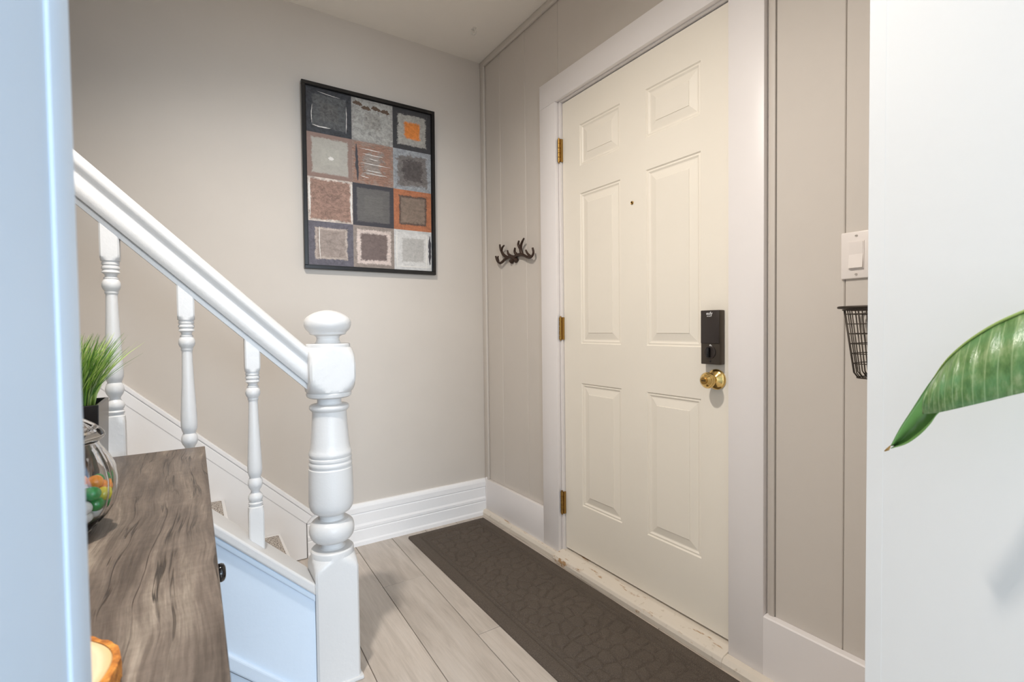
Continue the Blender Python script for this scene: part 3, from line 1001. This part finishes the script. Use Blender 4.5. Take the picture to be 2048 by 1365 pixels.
# ================================================================== ANTLER HOOK
hook = thing('coat_hook', (-0.001, -0.335, 1.40), 'brown cast iron antler coat hook on the wall beside the door', 'coat hook')
def tine(name, pts, r0, r1):
    P = spline(pts, 5)
    n = len(P)
    MB().tube(P, [1.38 * (r0 + (r1 - r0) * i / (n - 1)) for i in range(n)], 10).build(name, M_IRON, hook, smooth=True, angle=60)
tine('antler_beam', [(-0.0120, -0.3329, 1.4375), (-0.0143, -0.2989, 1.4444), (-0.0165, -0.2725, 1.4414), (-0.0188, -0.2499, 1.4348), (-0.0210, -0.2312, 1.4252), (-0.0232, -0.2125, 1.4203), (-0.0255, -0.1938, 1.4294), (-0.0277, -0.1820, 1.4460), (-0.0300, -0.1783, 1.4617)], 0.0066, 0.0036)
tine('antler_tine', [(-0.0240, -0.1960, 1.4316), (-0.0280, -0.1961, 1.4466), (-0.0320, -0.2060, 1.4573)], 0.0046, 0.0028)
tine('antler_tine', [(-0.0140, -0.2652, 1.4447), (-0.0170, -0.2389, 1.4607), (-0.0200, -0.2221, 1.4813), (-0.0230, -0.2140, 1.5010), (-0.0260, -0.2148, 1.5198)], 0.0066, 0.0032)
tine('antler_tine', [(-0.0200, -0.2204, 1.4863), (-0.0240, -0.2356, 1.4990), (-0.0280, -0.2597, 1.5068)], 0.0052, 0.003)
tine('antler_tine', [(-0.0140, -0.3048, 1.4454), (-0.0200, -0.2891, 1.4596), (-0.0260, -0.2891, 1.4786)], 0.0060, 0.003)
tine('antler_beam', [(-0.0120, -0.3287, 1.4346), (-0.0145, -0.3613, 1.4438), (-0.0170, -0.3971, 1.4423), (-0.0195, -0.4319, 1.4336), (-0.0220, -0.4659, 1.4204), (-0.0245, -0.4919, 1.4154), (-0.0270, -0.5140, 1.4210), (-0.0295, -0.5269, 1.4349), (-0.0320, -0.5235, 1.4573)], 0.0066, 0.0036)
tine('antler_tine', [(-0.0240, -0.4950, 1.4194), (-0.0270, -0.4734, 1.4369), (-0.0300, -0.4629, 1.4553)], 0.0050, 0.003)
tine('antler_tine', [(-0.0140, -0.4065, 1.4413), (-0.0180, -0.4011, 1.4660), (-0.0220, -0.4093, 1.4843), (-0.0260, -0.4273, 1.5010), (-0.0300, -0.4480, 1.5137)], 0.0072, 0.0032)
tine('antler_tine', [(-0.0220, -0.3992, 1.4747), (-0.0260, -0.3917, 1.4931), (-0.0300, -0.4039, 1.5086)], 0.0056, 0.0034)
tine('antler_tine', [(-0.0140, -0.3586, 1.4453), (-0.0200, -0.3497, 1.4617), (-0.0260, -0.3612, 1.4798)], 0.0062, 0.0034)
tine('mounting_lobe', [(-0.0080, -0.3248, 1.4388), (-0.0080, -0.3141, 1.4287), (-0.0080, -0.2971, 1.4182)], 0.0075, 0.0095)
tine('mounting_lobe', [(-0.0080, -0.3330, 1.4377), (-0.0080, -0.3430, 1.4252), (-0.0080, -0.3502, 1.4142)], 0.0075, 0.0090)

# ================================================================== LIGHT SWITCH
SY, SZ = -1.8905, 1.2465
sw = thing('light_switch', (0.0, SY, SZ - 0.06), 'white rocker light switch on the wall above the wire basket', 'light switch')
pl_ = box('cover_plate', (-0.007, SY - 0.0355, SZ - 0.0595), (-0.0002, SY + 0.0355, SZ + 0.0595), M_PLATE, sw, 0.003, 3)
MB().box((-0.0085, SY - 0.0175, SZ - 0.0345), (-0.0068, SY + 0.0175, SZ + 0.0345)).build('rocker_surround', M_PLATE, sw)
MB().prism_y([(-0.0082, SZ - 0.0325), (-0.014, SZ - 0.0325), (-0.0092, SZ + 0.002), (-0.0100, SZ + 0.0325), (-0.0082, SZ + 0.0325)], SY - 0.0155, SY + 0.0155).build('rocker', M_PLATE, sw)
for dz in (-0.0485, 0.0485):
    s_ = disc_x([(-0.0069, 0.0034), (-0.0082, 0.003), (-0.0083, 0.0005)], SY, SZ + dz, 14).build('screw', M_SCREW, sw)
    box('screw_slot', (-0.0086, SY - 0.0028, SZ + dz - 0.0004), (-0.0082, SY + 0.0028, SZ + dz + 0.0004), M_SHADOWGAP, s_)

# ================================================================== WIRE BASKET
bk = thing('wire_basket', (-0.065, -2.005, 0.945), 'dark wire basket hanging on the wall below the light switch', 'basket')
BYC, BXC, BT, BB = -2.0, -0.066, 1.112, 0.945
def oval(z, grow=0.0, n=40):
    t = (z - BB) / (BT - BB)
    ay = 0.078 + 0.021 * t + grow
    ax = 0.044 + 0.014 * t + grow * 0.3
    out = []
    for k in range(n):
        a = 2 * math.pi * k / n
        ca, sa = math.cos(a), math.sin(a)
        e = 0.45
        out.append((BXC + ax * math.copysign(abs(sa) ** e, sa), BYC + ay * math.copysign(abs(ca) ** e, ca), z))
    return out
MB().hoop(oval(BT, 0.012), 0.0030, 8).hoop(oval(BT - 0.006, 0.004), 0.0016, 6).build('rim', M_WIRE, bk, smooth=True)
for i in range(6):
    MB().hoop(oval(BT - 0.016 - 0.0235 * i), 0.0011, 6).build('hoop_wire', M_WIRE, bk, smooth=True)
MB().hoop(oval(BB, -0.004), 0.0016, 6).build('hoop_wire', M_WIRE, bk, smooth=True)
NW = 30
for k in range(NW):
    a = oval(BT - 0.004, 0.001, NW)[k]; m_ = oval(BB + 0.012, 0.001, NW)[k]; b = oval(BB, -0.006, NW)[k]
    MB().tube([a, m_, b], 0.0013, 6).build('upright_wire', M_WIRE, bk, smooth=True)
for k in range(5):
    y = BYC - 0.06 + 0.03 * k
    MB().tube([(BXC - 0.04, y, BB), (BXC + 0.04, y, BB)], 0.0012, 6).build('bottom_wire', M_WIRE, bk, smooth=True)
MB().tube([(0.0, BYC, 1.135), (-0.006, BYC, 1.135), (-0.012, BYC, 1.128), (-0.012, BYC, 1.105), (-0.016, BYC, 1.101)], 0.002, 8).build('hanging_hook', M_WIRE, bk, smooth=True)

# ================================================================== CEILING HOOK
ck = thing('ceiling_hook', (-0.196, -0.269, HC - 0.03), 'small clear plastic hook stuck to the ceiling near the corner', 'hook')
box('hook_base', (-0.205, -0.283, HC - 0.003), (-0.187, -0.255, HC), M_CLEAR, ck, 0.001, 2)
MB().tube(spline([(-0.196, -0.275, HC - 0.002), (-0.194, -0.277, HC - 0.012), (-0.188, -0.274, HC - 0.022), (-0.196, -0.268, HC - 0.030), (-0.204, -0.264, HC - 0.026), (-0.206, -0.262, HC - 0.018)], 5), 0.0028, 8).build('hook_arm', M_CLEAR, ck, smooth=True)

# ================================================================== DOOR MAT
MX0, MX1, MY0, MY1 = -0.515, -0.064, -1.66, -0.066
def mat_mesh():
    nx, ny = 130, 440
    rg = random.Random(11)
    # jittered oval pebbles
    seeds = []
    cell = 0.052
    gx, gy = int((MX1 - MX0) / cell) + 3, int((MY1 - MY0) / cell) + 3
    grid = {}
    for i in range(-1, gx):
        for j in range(-1, gy):
            grid[(i, j)] = (MX0 + (i + 0.5 + rg.uniform(-0.38, 0.38)) * cell, MY0 + (j + 0.5 + rg.uniform(-0.38, 0.38)) * cell)
    def height(x, y):
        e = min(x - MX0, MX1 - x, y - MY0, MY1 - y)
        if e < 0.0: return 0.0
        h = 0.011 * min(1.0, (e / 0.016)) ** 0.5 if e < 0.016 else 0.011
        for g in (0.052, 0.070):
            d = abs(e - g)
            if d < 0.0075: h -= 0.0058 * (1 - d / 0.0075)
        if e > 0.078:
            i0, j0 = int((x - MX0) / cell), int((y - MY0) / cell)
            ds = []
            for i in range(i0 - 1, i0 + 2):
                for j in range(j0 - 1, j0 + 2):
                    s = grid.get((i, j))
                    if s: ds.append(math.hypot(x - s[0], y - s[1]))
            ds.sort()
            d = ds[1] - ds[0]
            if d < 0.012: h -= 0.0060 * (1 - d / 0.012)
        return max(0.0008, h)
    vs, fs = [], []
    cr = 0.02
    for j in range(ny + 1):
        for i in range(nx + 1):
            x = MX0 + (MX1 - MX0) * i / nx
            y = MY0 + (MY1 - MY0) * j / ny
            z = height(x, y)
            # rounded corners
            dx = max(MX0 + cr - x, x - MX1 + cr, 0); dy = max(MY0 + cr - y, y - MY1 + cr, 0)
            if dx > 0 and dy > 0:
                q = math.hypot(dx, dy)
                if q > cr:
                    f = cr / q
                    x += (1 - f) * (dx if x < (MX0 + MX1) / 2 else -dx)
                    y += (1 - f) * (dy if y < (MY0 + MY1) / 2 else -dy)
            vs.append((x, y, z + 0.0006))
    for j in range(ny):
        for i in range(nx):
            a = j * (nx + 1) + i
            fs.append((a, a + 1, a + nx + 2, a + nx + 1))
    # underside
    n = len(vs)
    rim = [i for i in range(nx + 1)] + [j * (nx + 1) + nx for j in range(1, ny + 1)] + [ny * (nx + 1) + i for i in range(nx - 1, -1, -1)] + [j * (nx + 1) for j in range(ny - 1, 0, -1)]
    vs += [(vs[i][0], vs[i][1], 0.0002) for i in rim]
    m = len(rim)
    for i in range(m):
        fs.append((rim[i], n + i, n + (i + 1) % m, rim[(i + 1) % m]))
    fs.append(tuple(n + i for i in reversed(range(m))))
    return vs, fs
v_, f_ = mat_mesh()
dm = obj('door_mat', v_, f_, M_MAT, None, smooth=True, angle=60)
tag(dm, 'long dark brown embossed runner mat on the floor in front of the door', 'mat')

# ================================================================== DRESSER
DRZ = 0.782
dr = thing('dresser', (-1.61, -1.55, 0.0), 'weathered grey wood dresser with black knobs beside the stairs', 'dresser')
box('top_board', (-1.80, -2.125, DRZ - 0.022), (-1.3955, -0.992, DRZ), M_DRESSER, dr, 0.0016, 2)
MB().box((-1.79, -2.11, 0.07), (-1.425, -1.005, DRZ - 0.022)).build('carcass', M_DRESSER, dr)
for i in range(3):
    for (ya, yb) in ((-1.882, -1.002), (-2.113, -1.888)):
        z0 = 0.10 + i * 0.218
        dw = box('drawer_front', (-1.425, ya, z0), (-1.409, yb, z0 + 0.208), M_DRESSER, dr, 0.002, 2)
        ky, kz = (ya + yb) / 2, z0 + 0.104
        disc_x([(-1.409, 0.0085), (-1.405, 0.0075), (-1.398, 0.006), (-1.394, 0.0075), (-1.391, 0.0125), (-1.387, 0.0158), (-1.382, 0.0163), (-1.378, 0.0145), (-1.3755, 0.0095), (-1.375, 0.002)], ky, kz, 28).build('knob', M_GLOSSBLK, dw, smooth=True, angle=50)
for x in (-1.765, -1.445):
    for y in (-2.085, -1.03):
        box('leg', (x - 0.022, y - 0.022, 0.0), (x + 0.022, y + 0.022, 0.07), M_DRESSER, dr, 0.003, 2)

# ================================================================== GRASS IN BLACK PLANTER
gp = thing('potted_grass', (-1.648, -1.112, DRZ), 'tuft of green artificial grass in a square black pot on the dresser', 'potted plant')
PXa, PXb, PYa, PYb, PT = -1.720, -1.576, -1.184, -1.040, 0.928
mb = MB(); t_ = 0.006
def sqr(z, i, tp=0.0): return [(PXa + i + tp, PYa + i + tp, z), (PXb - i - tp, PYa + i + tp, z), (PXb - i - tp, PYb - i - tp, z), (PXa + i + tp, PYb - i - tp, z)]
mb.sweep([sqr(DRZ + 0.0005, 0, 0.004), sqr(PT, 0), sqr(PT, t_), sqr(DRZ + 0.09, t_, 0.002)])
bevel_obj(mb.build('pot', M_POT, gp), 0.0015, 2)
MB().add(sqr(PT - 0.012, t_ + 0.0005) + sqr(PT - 0.03, t_ + 0.0005), [(0, 1, 2, 3), (7, 6, 5, 4), (0, 4, 5, 1), (1, 5, 6, 2), (2, 6, 7, 3), (3, 7, 4, 0)]).build('soil', M_SOIL, gp)
rg = random.Random(5)
gv, gf, gm = [], [], []
for b in range(950):
    x = rg.uniform(PXa + 0.02, PXb - 0.02); y = rg.uniform(PYa + 0.02, PYb - 0.02)
    ox, oy = (x + 1.648) / 0.06, (y + 1.112) / 0.06
    hgt = rg.uniform(0.10, 0.172)
    lean = Vector((ox * 0.052 + rg.gauss(0, 0.018), oy * 0.052 + rg.gauss(0, 0.018), 0))
    wd = rg.uniform(0.0010, 0.0021)
    a = rg.uniform(0, math.pi); sd = Vector((math.cos(a), math.sin(a), 0))
    base = len(gv)
    N = 5
    for i in range(N + 1):
        t = i / N
        p = Vector((x, y, PT - 0.013)) + Vector((0, 0, hgt * (t - 0.08 * t * t))) + lean * (t ** 1.7)
        ww = wd * (1 - t ** 2.2) + 0.00015
        gv += [tuple(p - sd * ww), tuple(p + sd * ww)]
    m_ = rg.choices((0, 1, 2, 3), (5, 3, 4, 1))[0]
    for i in range(N):
        gf.append((base + 2 * i, base + 2 * i + 1, base + 2 * i + 3, base + 2 * i + 2)); gm.append(m_)
go = obj('grass_blades', gv, gf, M_GRASS, gp)
for p_, m_ in zip(go.data.polygons, gm): p_.material_index = m_
go['kind'] = 'stuff'

# ================================================================== CANDY JAR
JX, JY = -1.589, -1.520
jar = thing('candy_jar', (JX, JY, DRZ), 'round ribbed glass candy jar with domed lid half full of gumballs on the dresser', 'jar')
def jr(prof, lobes, amp, n=96, caps=True):
    mb = MB(); rings = []
    for z, r, k in prof:
        ring = []
        for i in range(n):
            a = 2 * math.pi * i / n
            m = abs(math.cos(lobes * a / 2))            # 1 at panel centre, 0 at groove
            rr = r - amp * k * (1 - m) ** 2
            ring.append((JX + rr * math.cos(a), JY + rr * math.sin(a), z))
        rings.append(ring)
    return mb.sweep(rings, True, caps)
B0 = DRZ + 0.0006
KR, KH = 1.015, 1.10
outer = [(B0, 0.040, 0), (B0 + 0.003, 0.044, 0), (B0 + 0.008, 0.049, 0.3), (B0 + 0.02, 0.061, 1), (B0 + 0.035, 0.0705, 1), (B0 + 0.052, 0.0745, 1), (B0 + 0.070, 0.0745, 1), (B0 + 0.086, 0.071, 1), (B0 + 0.099, 0.065, 0.8), (B0 + 0.108, 0.059, 0.3), (B0 + 0.113, 0.055, 0), (B0 + 0.118, 0.053, 0), (B0 + 0.122, 0.053, 0)]
inner = [(z if i else z, r - 0.0018, k) for i, (z, r, k) in enumerate(reversed(outer[3:]))] + [(B0 + 0.012, 0.048, 0.3), (B0 + 0.0075, 0.036, 0)]
outer = [(B0 + (z - B0) * KH, r * KR, k) for z, r, k in outer]
inner = [(B0 + (z - B0) * KH, r * KR, k) for z, r, k in inner]
jr(outer + inner, 10, 0.006).build('jar_body', M_GLASS, jar, smooth=True)
L0 = B0 + 0.1225 * KH
lidp = [(L0, 0.0475, 0), (L0 + 0.0005, 0.058, 0), (L0 + 0.004, 0.0605, 0), (L0 + 0.008, 0.0600, 0), (L0 + 0.014, 0.0565, 0.8), (L0 + 0.022, 0.0485, 1), (L0 + 0.030, 0.037, 1), (L0 + 0.036, 0.022, 0.6), (L0 + 0.038, 0.012, 0), (L0 + 0.042, 0.010, 0), (L0 + 0.047, 0.013, 0), (L0 + 0.052, 0.013, 0), (L0 + 0.056, 0.008, 0), (L0 + 0.0575, 0.001, 0)]
lidi = [(L0 + 0.032, 0.001, 0), (L0 + 0.030, 0.020, 0), (L0 + 0.025, 0.034, 0.3), (L0 + 0.017, 0.0445, 0.3), (L0 + 0.009, 0.0500, 0), (L0 + 0.001, 0.0475, 0)]
jr([(z, r * KR, k) for z, r, k in lidp + lidi[:-1]], 10, 0.004).build('lid', M_GLASS, jar, smooth=True)

# gumballs settled inside the jar
GB = {'orange': (250, 150, 20), 'green': (20, 150, 66), 'white': (240, 236, 228), 'blue': (24, 116, 190), 'yellow': (238, 222, 40), 'red': (196, 52, 40), 'purple': (62, 50, 128)}
GM = {k: plain('gumball_' + k, c, 0.22, 0, 0.5, 0.3) for k, c in GB.items()}
R_B = 0.0100
def inner_r(z):
    tab = sorted([(a, b - 0.0025 * c) for a, b, c in inner])
    if z <= tab[0][0]: return tab[0][1]
    for (a, ra), (b, rb) in zip(tab[:-1], tab[1:]):
        if a <= z <= b: return ra + (rb - ra) * (z - a) / (b - a)
    return tab[-1][1]
rb = random.Random(21)
pts = []
NB = 112
for i in range(NB):
    a = rb.uniform(0, 2 * math.pi); q = 0.048 * math.sqrt(rb.random())
    pts.append([q * math.cos(a), q * math.sin(a), B0 + 0.025 + 0.085 * i / NB])
RS = R_B + 0.0002
for it in range(200):
    for p in pts: p[2] -= 0.0007
    for sub in range(3):
        for i in range(NB):
            for j in range(i):
                dx, dy, dz = pts[i][0] - pts[j][0], pts[i][1] - pts[j][1], pts[i][2] - pts[j][2]
                d2 = dx * dx + dy * dy + dz * dz
                if d2 < 4 * RS * RS and d2 > 1e-12:
                    d = math.sqrt(d2); s = (2 * RS - d) / d * 0.5
                    for k_, v in enumerate((dx, dy, dz)):
                        pts[i][k_] += v * s; pts[j][k_] -= v * s
        for p in pts:
            if p[2] < B0 + 0.0095 + RS: p[2] = B0 + 0.0095 + RS
            q = math.hypot(p[0], p[1]); lim = min(inner_r(p[2]), inner_r(p[2] - RS * 0.6) + 0.002, inner_r(p[2] + RS * 0.6) + 0.002) - RS - 0.0016
            if q > lim and q > 1e-9:
                p[0] *= lim / q; p[1] *= lim / q
def ico():
    bm = bmesh.new(); bmesh.ops.create_icosphere(bm, subdivisions=3, radius=R_B)
    me = bpy.data.meshes.new('gumball'); bm.to_mesh(me); bm.free(); me.shade_smooth()
    return me
gmesh = {}
for k_ in GB:
    me = ico(); me.materials.append(GM[k_]); gmesh[k_] = me
rb = random.Random(4)
names = list(GB); wts = (5, 6, 6, 3, 2, 2, 2)
for p in pts:
    k_ = rb.choices(names, wts)[0]
    o = bpy.data.objects.new('gumball', gmesh[k_])
    COL.objects.link(o)
    o.location = (JX + p[0], JY + p[1], p[2])
    tag(o, '%s gumball among the candies in the glass jar' % k_, 'gumball', '%s gumballs in the glass jar' % k_)

# ================================================================== WOOD SLICE
ws = thing('wood_slice', (-1.578, -1.952, DRZ), 'live-edge wood slice coaster with orange-brown bark on the dresser', 'wood slice')
rw = random.Random(9)
def ringmat():
    t = NT('wood_slice_face')
    v = t.coord('Object', (1, 1, 0.2))
    ln = t.new('ShaderNodeVectorMath', operation='LENGTH'); t.link(v, ln.inputs[0])
    n = t.noise(v, 14, 4, 0.6)
    rad = t.math('ADD', ln.outputs['Value'], t.math('MULTIPLY', n, 0.012))
    rings_ = t.math('SINE', t.math('MULTIPLY', rad, 520.0))
    base = t.ramp(t.math('MULTIPLY', rad, 9.0), [(0.0, lin((228, 168, 96))), (0.50, lin((238, 190, 124))), (0.70, lin((246, 226, 196))), (0.88, lin((246, 222, 186))), (1.0, lin((236, 190, 120)))])
    c = t.mix(1.0, base, t.ramp(rings_, [(0.0, (0.93, 0.90, 0.86)), (1.0, (1, 1, 1))]), 'MULTIPLY')
    t.color(c); t.set(Roughness=0.55)
    return t.m
def barkmat():
    t = NT('orange_bark')
    v = t.coord()
    n = t.noise(v, 90, 6, 0.7)
    t.color(t.ramp(n, [(0.3, lin((120, 66, 30))), (0.5, lin((206, 128, 52))), (0.7, lin((244, 176, 84)))]))
    t.set(Roughness=0.85); t.bump(n, 0.8, 0.004)
    return t.m
M_RING, M_BARK = ringmat(), barkmat()
NS = 120
wob = [0.0975 + 0.0025 * math.sin(3 * a * 2 * math.pi / NS + 1) + 0.0015 * math.sin(7 * a * 2 * math.pi / NS) for a in range(NS)]
def wring(rr, z): return [(-1.578 + rr[a] * math.cos(2 * math.pi * a / NS), -1.952 + rr[a] * math.sin(2 * math.pi * a / NS), z) for a in range(NS)]
MB().sweep([wring(wob, DRZ + 0.0005), wring(wob, DRZ + 0.0195), wring([r - 0.001 for r in wob], DRZ + 0.0205)]).build('wood_face', M_RING, ws, origin=(-1.578, -1.952, DRZ))
bo_ = [[r + 0.0050 + rw.uniform(-0.0008, 0.0012) for r in wob] for _ in range(4)]
MB().sweep([wring([r + 0.0001 for r in wob], DRZ + 0.0005), wring(bo_[0], DRZ + 0.0008), wring(bo_[1], DRZ + 0.007), wring(bo_[2], DRZ + 0.013), wring(bo_[3], DRZ + 0.0195), wring([r + 0.0001 for r in wob], DRZ + 0.0202)], True, False).build('bark', M_BARK, ws, smooth=True, angle=50)

# ================================================================== LEAFY PLANT
pt = thing('leafy_plant', (-0.45, -2.72, 0.0), 'large glossy green plant leaf reaching in front of the white wall', 'plant')
rib_pts = [(-0.7000, -2.3810, 1.1107), (-0.6986, -2.3531, 1.0996), (-0.6971, -2.3215, 1.0832), (-0.6957, -2.2995, 1.0700), (-0.6943, -2.2792, 1.0531), (-0.6929, -2.2640, 1.0364), (-0.6914, -2.2549, 1.0233), (-0.6900, -2.2468, 1.0081)]
low_pts = [(-0.7300, -2.3852, 1.0316), (-0.7263, -2.3582, 1.0142), (-0.7226, -2.3272, 1.0022), (-0.7189, -2.3035, 0.9915), (-0.7151, -2.2830, 0.9823), (-0.7114, -2.2653, 0.9746), (-0.7077, -2.2532, 0.9697), (-0.7040, -2.2407, 0.9664)]
rib2_pts = [(-0.6880, -2.2734, 1.0489), (-0.6887, -2.2607, 1.0338), (-0.6893, -2.2484, 1.0134), (-0.6900, -2.2376, 0.9925), (-0.6907, -2.2255, 0.9671), (-0.6913, -2.2149, 0.9448), (-0.6920, -2.2055, 0.9208)]
low2_pts = [(-0.6720, -2.2699, 0.9897), (-0.6753, -2.2576, 0.9757), (-0.6787, -2.2477, 0.9653), (-0.6820, -2.2412, 0.9516), (-0.6853, -2.2318, 0.9372), (-0.6887, -2.2202, 0.9251), (-0.6920, -2.2060, 0.9172)]
def blade(top, bot, belly, M=14, ripple=0.0):
    A, B = spline(top, 7), spline(bot, 7)
    rows = []
    for i, (a, b) in enumerate(zip(A, B)):
        row = []
        for k in range(M + 1):
            t = k / M
            p = a.lerp(b, t) + Vector((belly * math.sin(math.pi * t) + ripple * math.sin(i * 1.1 + t) * math.sin(math.pi * min(1, t * 1.3)), 0, 0))
            row.append(p)
        rows.append(row)
    return rows
def sheet(name, rows, mat):
    M = len(rows[0]); vs = [p for r in rows for p in r]; fs = []
    for i in range(len(rows) - 1):
        for k in range(M - 1):
            fs.append((i * M + k, i * M + k + 1, (i + 1) * M + k + 1, (i + 1) * M + k))
    o = obj(name, vs, fs, mat, pt, smooth=True)
    uv = o.data.uv_layers.new(name='UVMap')
    for l in o.data.loops:
        i, k = divmod(l.vertex_index, M)
        uv.data[l.index].uv = (i / (len(rows) - 1), k / (M - 1))
    md = o.modifiers.new('thickness', 'SOLIDIFY'); md.thickness = 0.0008
    return o
near = blade(rib_pts, low_pts, -0.014, 14, 0.0012)
sheet('leaf_blade', near, M_LEAF)
far = blade(rib2_pts, low2_pts, 0.012, 12, 0.0005)
sheet('leaf_tip_blade', far, M_LEAFTIPGREEN)
rib = [r[0] for r in near]
tailp = [Vector((-0.7000, -2.4007, 1.1156)), Vector((-0.62, -2.50, 1.10)), Vector((-0.54, -2.62, 0.95)), Vector((-0.47, -2.70, 0.55)), Vector((-0.45, -2.72, 0.20))]
MB().tube([p + Vector((-0.0012, 0, 0.0004)) for p in rib][::-1], [0.0006 + 0.0016 * i / len(rib) for i in range(len(rib))], 8).build('midrib', M_LEAFRIB, pt, smooth=True)
MB().tube(spline([rib[0]] + tailp, 6), [0.0024 + 0.0035 * i / 30 for i in range(31)], 10).build('leaf_stalk', M_LEAFRIB, pt, smooth=True)
MB().tube([far[-1][0], (-0.6920, -2.2029, 0.9159), (-0.6920, -2.1992, 0.9127)], [0.0006, 0.0018, 0.0006], 6).build('dry_tip', M_LEAFTIP, pt)
pv = turned([(0.0, 0.10, None), (0.02, 0.11, None), (0.24, 0.13, None), (0.25, 0.13, None), (0.25, 0.12, None), (0.20, 0.118, None)], -0.45, -2.72, 32).build('pot', M_POT, pt, smooth=True, angle=40)
turned([(0.19, 0.117, None), (0.21, 0.117, None)], -0.45, -2.72, 32).build('soil', M_SOIL, pt)

# ================================================================== CEILING DOWNLIGHTS (out of frame)
def downlight(x, y, power, color, label, size=2.3, blend=0.9, rad=0.05, aim=None):
    d = thing('recessed_downlight', (x, y, HC - 0.012), label, 'ceiling light', 'recessed ceiling lights')
    mb = MB(); n = 32
    pr2 = [(HC - 0.0005, 0.072), (HC - 0.006, 0.070), (HC - 0.008, 0.058), (HC - 0.002, 0.054)]
    mb.sweep([[(x + r * math.cos(2 * math.pi * k / n), y + r * math.sin(2 * math.pi * k / n), z) for k in range(n)] for z, r in pr2], True, False)
    mb.build('trim_ring', M_WHITE, d, smooth=True, angle=40)
    l = bpy.data.lights.new('downlight_lamp', 'SPOT')
    l.energy, l.color, l.spot_size, l.spot_blend, l.shadow_soft_size = power, color, size, blend, rad
    o = bpy.data.objects.new('downlight_lamp', l)
    COL.objects.link(o)
    o.parent = d
    o.location = (0, 0, -0.01)
    if aim:                                          # gimbal turned towards the corner
        o.rotation_euler = (Vector(aim) - Vector((x, y, HC - 0.02))).to_track_quat('-Z', 'Y').to_euler()
    return d


WARM = (1.0, 0.93, 0.85)
downlight(-1.42, -1.50, 119, WARM, 'white recessed ceiling light above the entry hall', 2.5, 0.75, aim=(-1.10, -1.32, 0.9))
